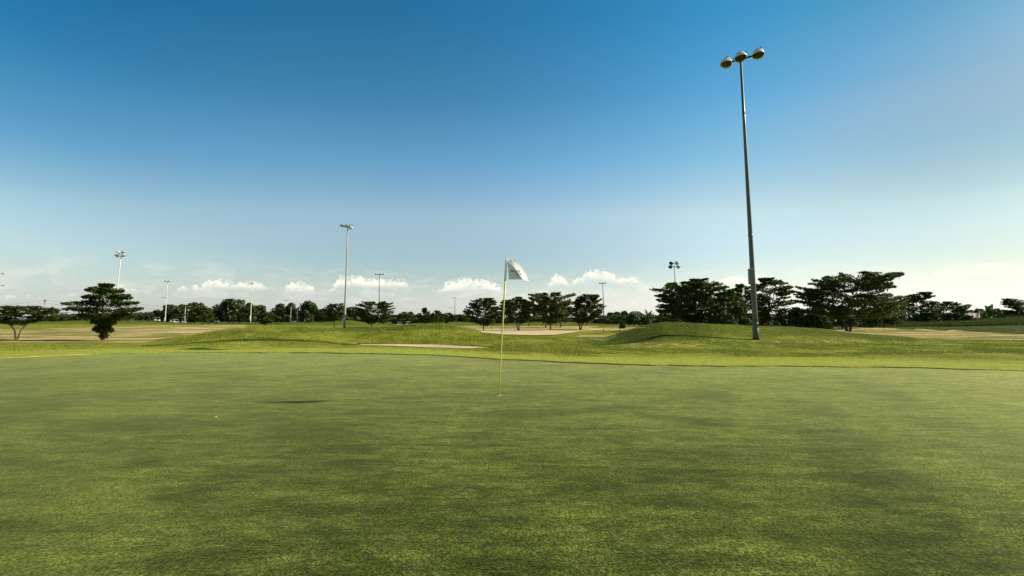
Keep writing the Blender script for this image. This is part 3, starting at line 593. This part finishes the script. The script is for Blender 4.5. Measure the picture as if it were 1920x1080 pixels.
# fronds
def fronds(name, px, D, ytop, wpx, label, nf, cat, seed, droop=.7, stemfrac=.45, lw=.12):
    rg = np.random.default_rng(seed); x0 = gx(px, D); z0 = hz(x0, D); root = empty(name, (x0, D, z0)); tag(root, label, cat)
    H = at_z(ytop, D)-z0; Rr = wpx/800*D/2; hs = H*stemfrac
    tb = MB(); tb.tube([(0, 0, -.05), (.03*H, 0, hs*.5), (0, 0, hs)], [.05*H, .042*H, .03*H], 8); tb.build('trunk', M_bark, root, True)
    for i in range(nf):
        a = i*2.4+rg.uniform(-.3, .3); up = rg.uniform(.35, 1.); n_ = 9; v = []; f = []
        d = Vector((math.cos(a), math.sin(a), 0)); sd = Vector((-d.y, d.x, 0)); ext = Rr*(1.15-up*.6)
        for k in range(n_):
            s = k/(n_-1); c_ = d*ext*s+Vector((0, 0, hs+(H-hs)*up*math.sin(s*math.pi*(.5+.35*droop*(1-up)))))
            wv = lw*H*math.sin(min(1, s*1.05+.06)*math.pi)**.7
            v += [c_-sd*wv+Vector((0, 0, -wv*.3)), c_, c_+sd*wv+Vector((0, 0, -wv*.3))]
        for k in range(n_-1):
            b = 3*k; f += [(b, b+1, b+4, b+3), (b+1, b+2, b+5, b+4)]
        mk('frond', v, f, M_palm, root, True, attrs={'rnd': [rg.uniform(.2, 1)]*len(v)})
    return root
fronds('banana_plant', 1854, 92, 568.5, 26, 'banana plant with upright pale leaves above the cream wall', 9, 'banana plant', 1, .8, .3, .09)
fronds('banana_plant', 1799, 84, 570, 20, 'banana plant poking out above the small forked tree', 7, 'banana plant', 2, .8, .4, .08)
fronds('banana_plant', 1842, 96, 579, 22, 'shorter banana plant leaning left of the taller one by the wall', 7, 'banana plant', 4, .9, .3, .09)
fronds('palm_tree', 1216, 74, 576, 30, 'dull green palm beside the dark roof', 13, 'palm tree', 3, .9, .42, .05)

# ------------------------------------------------------------------ buildings
bx = gx(1192, 150); bz = hz(bx, 150); r0 = empty('house', (bx, 150, bz)); tag(r0, 'distant low house with dark roof and white gable behind bushes', 'house')
zt = at_z(583.5, 150)-bz; ze = at_z(588.5, 150)-bz; hw = 10*150/800
mb = MB(); mb.box((0, 0, ze/2), (hw*1.9, 4, ze)); mb.build('wall', M_cream, r0)
mb = MB(); e = .35
v = [(-hw-e, -2.5, ze), (hw+e, -2.5, ze), (hw+e, 2.5, ze), (-hw-e, 2.5, ze), (-hw+.5, 0, zt), (hw-.9, 0, zt)]
v += [(a, b, c_-.15) for a, b, c_ in v[:4]]
mb.add(v, [(0, 1, 5, 4), (2, 3, 4, 5), (1, 2, 5), (3, 0, 4), (0, 6, 7, 1), (1, 7, 8, 2), (2, 8, 9, 3), (3, 9, 6, 0), (9, 8, 7, 6)]); mb.build('roof', M_roof, r0)
mb = MB(); mb.add([(hw+e+.02, -2.4, ze+.02), (hw+e+.02, 2.4, ze+.02), (hw-.9+.02, 0, zt+.02), (hw-.3, -2.7, ze+.05), (hw-.6, -.2, zt-.02)], [(0, 1, 2), (0, 2, 4, 3)]); mb.build('gable', M_white, r0)
mb = MB(); mb.box((-.6, -2.02, ze*.5), (1.1, .06, ze*.35)); mb.build('window', M_dark, r0)
ws, we = gx(1806, 90), gx(2010, 90); wz = -.3; wtop = at_z(587.6, 90)
r0 = empty('boundary_wall', (ws, 90, wz), R_(33)); tag(r0, 'long cream boundary wall behind the far right mound', 'wall')
mb = MB(); mb.box(((we-ws)/2, 0, (wtop-wz)/2), (we-ws, .2, wtop-wz)); mb.build('wall', M_cream, r0)
mb = MB(); mb.box(((we-ws)/2, 0, wtop-wz+.062), (we-ws+.1, .28, .12)); mb.build('coping', M_white, r0)
for i in range(6):
    mb = MB(); mb.box(((we-ws)*(i+.5)/6, -.16, (wtop-wz)/2-.02), (.3, .1, wtop-wz-.05)); mb.build('pillar', M_cream, r0)

# ------------------------------------------------------------------ floodlight masts
def lamp_head(c, ax, s, par, visor=True):
    """bowl floodlight: opening looks along ax"""
    ax = Vector(ax).normalized(); mb = MB()
    prof = [(.001, -.34), (.08, -.335), (.10, -.29), (.17, -.25), (.25, -.15), (.29, -.04), (.305, .05), (.315, .06), (.295, .065), (.28, .02), (.2, -.06)]
    mb.lathe([(r*s, z*s) for r, z in prof], c, ax, 22)
    if visor:      # half hood above the glass
        q = Vector((0, 0, 1)).rotation_difference(ax); up = q.inverted() @ Vector((0, 0, 1)); a0 = math.atan2(up.y, up.x); v = []; f = []
        for k in range(13):
            a = a0+(-1+2*k/12)*1.35; w_ = .16*math.cos((-1+2*k/12)*1.35)
            for rr, z in ((.308, .05), (.30, .07+w_), (.312, .07+w_), (.318, .05)): v.append(Vector(c)+q @ Vector((rr*s*math.cos(a), rr*s*math.sin(a), z*s)))
        for k in range(12):
            for j in range(4): f.append((4*k+j, 4*k+(j+1) % 4, 4*k+4+(j+1) % 4, 4*k+4+j))
        mb.add(v, f)
    o = mb.build('floodlight', M_lampw, par, True)
    mb = MB(); mb.lathe([(.29*s, .0), (.2*s, .035*s), (.001, .05*s)], Vector(c)+ax*.005, ax, 22); mb.build('lens', M_glass, o, True)
    q = Vector((0, 0, 1)).rotation_difference(ax); mb = MB()
    mb.tube([Vector(c)+q @ Vector((.33*s, 0, 0)), Vector(c)+q @ Vector((.34*s, 0, -.2*s)), Vector(c)+Vector((0, 0, -.0))-ax*.42*s, Vector(c)+q @ Vector((-.34*s, 0, -.2*s)), Vector(c)+q @ Vector((-.33*s, 0, 0))], .018*s, 6)
    mb.build('yoke', M_dark, o, True); return o
def mast(px, D, ytop, label, rb, lamps, arms, ybox=None, lean=(0, 0), s=1., rings=True, colour=None, yaw=0., group='floodlight masts', head=None, ybase=None):
    """lamps: (offset along arm, offset across, dz, aim) ; arms: (dz, length)"""
    x0 = gx(px, D); z0 = hz(x0, D); root = empty('floodlight_mast', (x0, D, z0-.03)); tag(root, label, 'floodlight mast', group)
    H = at_z(ytop, D)-z0; rt = rb*.42; col_ = colour or M_galv
    def P(h): return Vector((lean[0]*(h/H), lean[1]*(h/H), h))
    mb = MB(); hs = [0, H*.09, H*.25, H*.5, H*.75, H]; mb.tube([P(h) for h in hs], [rb*(1-(1-.42)*(h/H)) for h in hs], 20); mb.build('pole', col_, root, True)
    if rings:
        for fr_ in (.055, .36, .80):
            h = H*fr_; rr = rb*(1-.58*fr_)*1.09; mb = MB(); mb.tube([P(h-.06*s), P(h+.06*s)], [rr, rr], 20); mb.build('collar', col_, root, True)
        mb = MB(); mb.tube([P(.0), P(.10)], [rb*1.5, rb*1.2], 14); mb.build('footing', M_soil, root)
        mb = MB(); mb.tube([P(.05), P(.62)], [rb*1.07, rb*1.05], 20); mb.build('base_sleeve', M_rust, root, True)
    if ybox:
        zb0, zb1 = at_z(ybox[1], D)-z0, at_z(ybox[0], D)-z0; w_ = rb*1.9; zc = (zb0+zb1)/2
        mb = MB(); mb.box(P(zc)+Vector((-rb*.95, -rb*.75, 0)), (w_, rb*1.5, zb1-zb0), bev=.02); b = mb.build('control_box', M_box if rings else M_white, root)
        mb = MB(); mb.box(P(zc)+Vector((-rb*.95, -rb*1.5-.012, 0)), (w_*.86, .016, (zb1-zb0)*.92)); mb.build('door', M_box if rings else M_white, b)
    d = Vector((math.cos(yaw), math.sin(yaw), 0)); nrm = Vector((-d.y, d.x, 0)); T = P(H)
    for dz, Lh in arms:
        mb = MB(); mb.tube([T+d*(-Lh)+Vector((0, 0, dz)), T+d*Lh+Vector((0, 0, dz))], .05*s, 8); mb.build('cross_arm', M_dark, root, True)
    for a, b, dz, aim in lamps:
        lamp_head(T+d*a+nrm*b+Vector((0, 0, dz)), aim, s, root)
    return root
# the big one: three bowls on one arm, right end nearer to the viewer
aimc = (-.35, -.62, -.70)
mast(1415, 21.5, 110, 'tall near grey floodlight mast on the right mound, with control box and three round lamps', .130,
     [(-.68, 0, -.0, (-.42, -.25, -.9)), (0, -.12, .06, (-.15, -.38, -.92)), (.80, 0, .02, (-.30, -.28, -.92))], [(.0, .85)], (503, 532), (-.19, 0), .94, yaw=R_(-31))
def four(s, g=.62): return [(-g*.7, .0, .25, (-.5, -.7, -.5)), (g*.7, 0, .25, (.8, .5, -.4)), (-g, -.2, -.35, (-.45, -.65, -.6)), (g, -.2, -.35, (.75, .4, -.4))]
def row(xs, aim): return [(x_, 0, 0, aim) for x_ in xs]
mast(647, 60, 425, 'tall white floodlight mast with a row of five lamps behind the left mound', .155,
     [(-1.0, 0, .2, (-.55, .4, -.6)), (-.55, 0, .14, (-.6, .3, -.65)), (-.15, 0, .08, (-.55, .4, -.6)), (.25, 0, .0, (-.5, .4, -.6)), (.5, .1, -.2, (.6, .5, -.5))], [(.22, .8)], (597, 601), (.08, 0), .9, False, M_pole, yaw=R_(-14))
mast(215, 104, 476, 'floodlight mast with four paired lamps rising behind the pointed tree', .16, [(a*1.5, b, c_*1.5, d_) for a, b, c_, d_ in four(1)], [(.4, .8), (-.55, 1.1)], None, (.75, 0), 1.4, False, M_lampw)
mast(311.5, 165, 527, 'taller of the two paired thin masts left of the far woods', .17, row([-1.1, -.5, .5, 1.1], (.3, -.3, -.9)), [(0, 1.2)], (596, 602), (0, 0), 1.05, False, M_lampw)
mast(309, 262, 556.5, 'shorter of the two paired thin masts, half hidden by the taller one', .24, row([-1.6, -.6, 1.3], (.3, -.3, -.9)), [(0, 1.7)], (596, 602), (0, 0), 1.4, False, M_lampw)
mast(471, 160, 531, 'thin pale mast rising from behind the bright left mound with a box at its foot', .18, row([-1., 0., .8], (-.6, -.4, -.7)), [(0, 1.1)], (592, 599), (0, 0), 1.2, False, M_lampw)
mast(536, 300, 562, 'short distant lamp mast in front of the far woods', .34, row([-1.9, -.6, .7, 1.9], (0, -.5, -.8)), [(0, 2.)], (592, 597), (0, 0), 1.7, False, M_lampw)
mast(711.5, 135, 514, 'slim mast with a flat row of lamps above the layered tree', .20, row([-1.2, -.4, .5, 1.3], (.2, -.4, -.8)), [(0, 1.3)], None, (-.2, 0), 1.1, False, M_box)
mast(853, 300, 558, 'hair-thin distant mast left of the middle trees', .3, row([-.7, .7], (0, -.5, -.8)), [(0, .8)], None, (0, 0), 1.3, False, M_box)
mast(845, 420, 577, 'faint tiny lamp mast next to the hair-thin one', .2, row([-1., 1.], (0, -.5, -.8)), [(0, 1.1)], None, (0, 0), 1.5, False, M_lampw)
mast(1132, 180, 531, 'thin mast standing at the right side of the middle tree group', .26, row([-1.2, -.4, .4, 1.1], (0, -.5, -.8)), [(0, 1.3)], None, (-.3, 0), 1.15, False, M_box)
mast(1269, 110, 496, 'dark mast with four splayed lamps behind the right-hand trees', .17, [(a*1.7, b, c_*1.7, d_) for a, b, c_, d_ in four(1)], [(.4, .9), (-.55, 1.2)], None, (-.4, 0), 1.7, False, M_box)
mast(-9, 150, 513, 'mast at the very left edge of which only lamp tips show', .15, [(1.9, 0, 0, (.6, -.2, -.7))], [(0, 1.9)], None, (0, 0), 1.1, False, M_lampw)
mast(-8, 190, 535, 'second mast at the left edge, just below the first lamp tips', .15, [(2.7, 0, 0, (.6, -.2, -.7))], [(0, 2.6)], None, (0, 0), 1.2, False, M_lampw)

# thin posts among the far woods
def post(px, D, yt, label, m, r=.1, lampy=True, cat='post', name='lamp_post'):
    x0 = gx(px, D); z0 = hz(x0, D); root = empty(name, (x0, D, z0)); tag(root, label, cat)
    H = at_z(yt, D)-z0; mb = MB(); mb.tube([(0, 0, -.1), (0, 0, H*.5), (0, 0, H)], [r, r*.85, r*.7], 8); mb.build('pole', m, root, True)
    if lampy:
        mb = MB(); mb.tube([(0, 0, H-.1), (.6, 0, H+.15), (1.2, 0, H+.1)], r*.5, 6); mb.box((1.5, 0, H+.02), (.9, .35, .2)); mb.build('lamp', M_lampw, root)
    return root
post(348, 175, 575, 'thin concrete lamp post in front of the left woods', M_cream, .14, True, 'lamp post')
post(546, 170, 575, 'pale pole right of the short distant mast', M_cream, .09, False, 'pole', 'utility_pole')
post(558, 168, 581, 'shorter greyish pole right of the pale one', M_box, .09, False, 'pole', 'utility_pole')
# power line on the far left
zs = [(-60, 573), (83, 563), (250, 569), (500, 579), (620, 583)]
polesW = []
for i, (p_, y_) in enumerate(zs[:3]):
    D_ = 260; x0 = gx(p_, D_); z0 = hz(x0, D_); H = at_z(y_, D_)-z0; polesW.append(Vector((x0, D_, z0+H)))
    if i == 1:
        root = empty('utility_pole', (x0, D_, z0)); tag(root, 'distant power pole carrying the wires above the umbrella tree', 'utility pole')
        mb = MB(); mb.tube([(0, 0, -.1), (0, 0, H+.3)], [.13, .09], 8); mb.build('pole', M_box, root, True)
        mb = MB(); mb.box((0, 0, H-.1), (2., .15, .15)); mb.box((0, 0, H-1.2), (1.4, .15, .15)); mb.build('cross_arm', M_dark, root)
        mb = MB(); mb.tube([(.3, 0, H-.9), (.3, 0, H+.4)], .3, 8); mb.build('transformer', M_dark, root)
polesW += [Vector((gx(p_, 260), 260, at_z(y_, 260))) for p_, y_ in zs[3:]]
for dz, lab in ((0, 'upper sagging power wire above the left trees'), (-1.7, 'lower sagging power wire above the left trees')):
    mb = MB()
    for a, b in zip(polesW[:-1], polesW[1:]):
        pts_ = [a.lerp(b, k/10)+Vector((0, 0, dz-1.5*math.sin(math.pi*k/10)*(b-a).length/60)) for k in range(11)]; mb.tube(pts_, .045, 5, False)
    tag(mb.build('power_wire', M_wire), lab, 'wire', 'power wires on the left')

# ------------------------------------------------------------------ flagstick and hole
fs = empty('flagstick', (HX, HY, 0)); tag(fs, 'yellow golf flagstick with white flag standing in the hole', 'golf flag')
Hs = at_z(484.5, HY); dxt = (950.2-937.2)/800*HY*1.07
def FP(h): return Vector((dxt*(h/Hs)-.0, 0, h))
zc = at_z(524.5, HY)
mb = MB(); mb.tube([Vector((0, 0, -.12)), FP(.5), FP(1.), FP(1.45), FP(zc-.01)], [.0095, .0095, .0105, .0115, .0125], 12); mb.build('stick', M_yel, fs, True)
mb = MB(); mb.tube([FP(zc-.02), FP(zc), FP(Hs-.02), FP(Hs)], [.013, .019, .018, .012], 14); mb.build('flag_sleeve', M_flag, fs, True)
mb = MB(); mb.tube([FP(Hs), FP(Hs+.012), FP(Hs+.02)], [.013, .012, .004], 12); mb.build('cap', M_white, fs, True)
def fp(px, py, dy): 
    D = HY+dy; return np.array([(px-960)/800*(D*math.cos(PITCH)+(at_z(py, D)-CAMZ)*math.sin(PITCH))-HX, dy, at_z(py, D)])
# flag: hoist edge -> crease (towards the viewer) -> fly edge; rows run down the cloth
Lh = [fp(951.0, 486.5+(524-486.5)*k/16, 0) for k in range(17)]
def lerp(a, b, s): return a*(1-s)+b*s
A0 = fp(953, 486.6, 0); cre_end = fp(972, 522.5, -.13); fly0 = fp(966.5, 487.2, .02); fly1 = fp(991.5, 527.3, .04)
nu, nv = 28, 17; v = []
for j in range(nv):
    s = j/(nv-1); hoist = Lh[j]
    cr_ = lerp(fp(953.3, 488, -.004), fp(980, 523.4, -.10), s**.92); cr_[1] -= .03*math.sin(s*math.pi)
    fl = lerp(fly0, fly1, s); fl = fl+np.array([.03*math.sin(s*math.pi)*.45, 0, .012*math.sin(s*math.pi)])
    for i in range(nu):
        u = i/(nu-1); u0 = .52
        q = lerp(hoist, cr_, u/u0) if u < u0 else lerp(cr_, fl, (u-u0)/(1-u0))
        rnd = math.exp(-((u-u0)/.10)**2)*.012
        q = q+np.array([0, rnd+.006*math.sin(u*9+s*3)*s, -.004*math.sin(u*math.pi)*s]); v.append(q)
f = [(j*nu+i, j*nu+i+1, (j+1)*nu+i+1, (j+1)*nu+i) for j in range(nv-1) for i in range(nu-1)]
fl_o = mk('flag', v, f, M_flag, fs, True)
# lettering on the flag, following its shaded panel
def text_mesh(s, size):
    cu = bpy.data.curves.new('txt', 'FONT'); cu.body = s; cu.size = size; cu.extrude = .0006; cu.align_x = 'CENTER'; cu.resolution_u = 2; cu.offset = .0008
    o = bpy.data.objects.new('txt', cu); C.objects.link(o); dg = bpy.context.evaluated_depsgraph_get()
    me = bpy.data.meshes.new_from_object(o.evaluated_get(dg)); bpy.data.objects.remove(o); return me
def vat(s, u):
    j = min(nv-2, int(s*(nv-1))); i = min(nu-2, int(u*(nu-1))); a, b = s*(nv-1)-j, u*(nu-1)-i
    return lerp(lerp(v[j*nu+i], v[j*nu+i+1], b), lerp(v[(j+1)*nu+i], v[(j+1)*nu+i+1], b), a)
for txt, s_, u_0, sz in (('ALLIN', .62, .40, .058), ('LIO', .78, .46, .060), ('···', .90, .46, .04)):
    me = text_mesh(txt, sz); c0 = vat(s_, u_0); ex = Vector(vat(s_, min(.5, u_0+.05))-vat(s_, u_0-.05)).normalized(); ez = Vector(vat(s_-.1, u_0)-vat(s_+.08, u_0)).normalized()
    nrm = ex.cross(ez).normalized(); nrm = nrm if nrm.y < 0 else -nrm; ez = nrm.cross(ex); me.materials.clear(); me.materials.append(M_ink); me.name = 'lettering'
    o = bpy.data.objects.new('lettering', me); C.objects.link(o); o.parent = fl_o
    o.matrix_local = Matrix.Translation(Vector(c0)+nrm*.004) @ Matrix((ex, ez, nrm)).transposed().to_4x4()
# hole: a flat dark disc paints the shade inside the cup, with a pale rim
hr = .054
hc = empty('hole_cup', (HX, HY, .0)); tag(hc, 'golf hole with pale rim around the foot of the flagstick', 'golf hole')
mb = MB(); mb.lathe([(hr, .006), (hr+.004, .008), (hr+.010, .005), (hr+.013, .001)], (-.03, 0, 0), (0, 0, 1), 32); mb.build('rim', M_rim, hc, True)
mb = MB(); mb.lathe([(hr, .0065), (hr*.6, .0055), (.001, .005)], (-.03, 0, 0), (0, 0, 1), 32); mb.build('cup_shade', M_dark, hc, True)

# dry leaves on the green
def dry_leaf(px, py, s, rz, label):
    D = CAMZ*800/(py-600); root = None; v = []; n_ = 7
    for k in range(n_):
        a = k/(n_-1); w_ = s*.32*math.sin(math.pi*min(1, a*.95+.04)); z = .012+.02*s/.04*math.sin(a*3)*.4
        v += [(s*(a-.5), -w_, z+w_*.4), (s*(a-.5), 0, z), (s*(a-.5), w_, z+w_*.5)]
    f = []
    for k in range(n_-1): b = 3*k; f += [(b, b+1, b+4, b+3), (b+1, b+2, b+5, b+4)]
    o = mk('dry_leaf', v, f, M_dleaf, None, True, (gx(px, D), D, .004)); o.rotation_euler = (.0, .25, rz); tag(o, label, 'leaf'); return o
dry_leaf(414, 781, .038, .2, 'pale dry leaf lying on the green left of the flagstick')
dry_leaf(18, 973, .022, 1., 'tiny pale leaf on the green near the lower left edge')
dry_leaf(1459, 815, .02, 2., 'tiny pale leaf on the green below the big mast')

# ------------------------------------------------------------------ carts and small things
def cart(px, D, rz, label, s=1.):
    x0 = gx(px, D); z0 = hz(x0, D); root = empty('golf_cart', (x0, D, z0), rz); tag(root, label, 'golf cart', 'white golf carts parked far away'); root.scale = (s*.8, s*.8, s*.8)
    mb = MB(); mb.box((0, 0, .42), (2.2, 1.1, .22), bev=.06); mb.box((.95, 0, .68), (.35, 1.05, .4), bev=.06); mb.box((-.75, 0, .66), (.75, 1.08, .36), bev=.06); mb.build('body', M_white, root)
    mb = MB(); mb.box((-.25, 0, .72), (.5, 1., .14), bev=.03); mb.box((-.5, 0, 1.0), (.12, 1., .42), bev=.02); mb.build('seat', M_cream, root)
    mb = MB(); mb.box((.0, 0, 1.83), (1.9, 1.15, .09), bev=.03); mb.build('roof', M_white, root)
    for a in (.85, -.85):
        for b in (-.5, .5): mb = MB(); mb.tube([(a, b, .5), (a*.92, b, 1.8)], .025, 6); mb.build('roof_post', M_dark, root)
    for a in (.75, -.75):
        for b in (-.5, .5):
            mb = MB(); mb.lathe([(.08, -.1), (.22, -.1), (.24, 0), (.22, .1), (.08, .1)], (a, b, .24), (0, 1, 0), 14); mb.build('wheel', M_black, root, True)
    return root
cart(296, 150, .3, 'white golf cart alone, left of the paired thin masts', .95)
cart(324, 150, .1, 'white golf cart left of the row, just right of the paired masts', .8)
cart(332, 148, .9, 'second white golf cart right of the paired masts', .8)
cart(346, 152, .2, 'white golf cart parked under the thin lamp post', .75)
cart(408, 190, 0., 'white golf cart in front of the woods below the slim light green tree', 1.2)
cart(749, 88, .4, 'small white golf cart at the left end of the group behind the central mound', .5)
cart(757, 90, .1, 'white golf cart in the middle of the group behind the central mound', .85)
cart(764, 88, 1.1, 'low white golf cart at the right end of the group behind the central mound', .55)
def small(name, px, D, label, cat, builder, rz=0., group=None):
    x0 = gx(px, D); r_ = empty(name, (x0, D, hz(x0, D)), rz); tag(r_, label, cat, group); builder(r_); return r_
def board(wd, ht, leg):
    def f(r_):
        mb = MB(); mb.box((0, 0, leg+ht/2), (wd, .06, ht), bev=.015); mb.build('board', M_white, r_)
        for s in (-1, 1): mb = MB(); mb.box((s*wd*.4, .05, leg/2+.02), (.07, .04, leg+.04)); mb.build('leg', M_box, r_)
    return f
small('low_sign', 552, 150, 'white board on legs in front of the woods right of the short mast', 'sign', board(1.7, .45, .3))
small('low_sign', 600, 110, 'long low white board lying in the grass left of the white mast', 'sign', board(1.9, .12, .05))
def tbox(r_): mb = MB(); mb.box((0, 0, .03), (.20, .12, .075), bev=.01); mb.build('block', M_dark, r_); mb = MB(); mb.tube([(0, 0, .06), (0, 0, .085)], .03, 10); mb.build('knob', M_black, r_)
small('tee_marker', 1446, 27.5, 'small black block on the crest right of the big mast, nearer the mast', 'marker', tbox)
small('tee_marker', 1460, 27.8, 'small black block on the crest right of the big mast, farther from the mast', 'marker', tbox)
def washer(r_): 
    mb = MB(); mb.tube([(0, 0, -.05), (0, 0, .85)], .035, 8); mb.build('post', M_dark, r_)
    mb = MB(); mb.box((0, 0, .9), (.3, .22, .24), bev=.03); mb.build('washer_box', M_dark, r_); mb = MB(); mb.tube([(0, 0, 1.0), (0, 0, 1.1)], .05, 8); mb.build('lid', M_white, r_)
small('ball_washer', 922, 60, 'dark ball washer on a post between the left tree and the flagstick', 'ball washer', washer)
def stake(h):
    def f(r_): mb = MB(); mb.tube([(0, 0, -.05), (0, 0, h*.8)], .04, 8); mb.build('stake', M_dark, r_); mb = MB(); mb.tube([(0, 0, h*.8), (0, 0, h)], .05, 8); mb.build('tip', M_box, r_)
    return f
small('marker_stake', 1131, 46, 'short dark stake in the dry strip at the left foot of the right mound', 'stake', stake(.28))
small('marker_stake', 1161, 46, 'short dark stake closer to the slope of the right mound', 'stake', stake(.26))
small('marker_stake', 1126, 70, 'short dark stake behind the other two, below the thin mast', 'stake', stake(.4))
small('marker_stake', 421, 40, 'tiny dark stake at the left shoulder of the bright mound', 'stake', stake(.12))
def stone(s, seed):
    def f(r_):
        rg2 = random.Random(seed); bmv = []; mb = MB(); mb.lathe([(.001, 0), (.9, .02), (1, .25), (.75, .55), (.3, .7), (.001, .72)], (0, 0, 0), (0, 0, 1), 9)
        mb.v = [(x_*s*(1+.25*rg2.uniform(-1, 1)), y_*s*.7*(1+.2*rg2.uniform(-1, 1)), z_*s*.8) for x_, y_, z_ in mb.v]; mb.build('surface', M_stone, r_)
    return f
def rock(px, D, s, label, seed):
    x0 = gx(px, D); rg2 = random.Random(seed); mb = MB(); mb.lathe([(.001, -.1), (.9, .02), (1, .25), (.75, .55), (.3, .7), (.001, .72)], (0, 0, 0), (0, 0, 1), 9)
    mb.v = [(x_*s*(1+.25*rg2.uniform(-1, 1)), y_*s*.7*(1+.2*rg2.uniform(-1, 1)), z_*s*.8) for x_, y_, z_ in mb.v]
    tag(mb.build('stone', M_stone, None, False, (x0, D, hz(x0, D))), label, 'stone')
rock(1551, 42, .14, 'pale stone at the left end of the right dry strip', 1)
rock(1287, 23, .045, 'pale pebble on the crest side of the right mound', 2)
rock(1217, 18., .03, 'pale pebble on the dry patch below the right mound', 3)
rock(1466, 45, .16, 'pale stone in the dark undergrowth left of the largest tree', 4)

for o in bpy.data.objects:
    if o.type == 'MESH' and o.name.startswith('ground'): o.data.shade_smooth() if hasattr(o.data, 'shade_smooth') else None
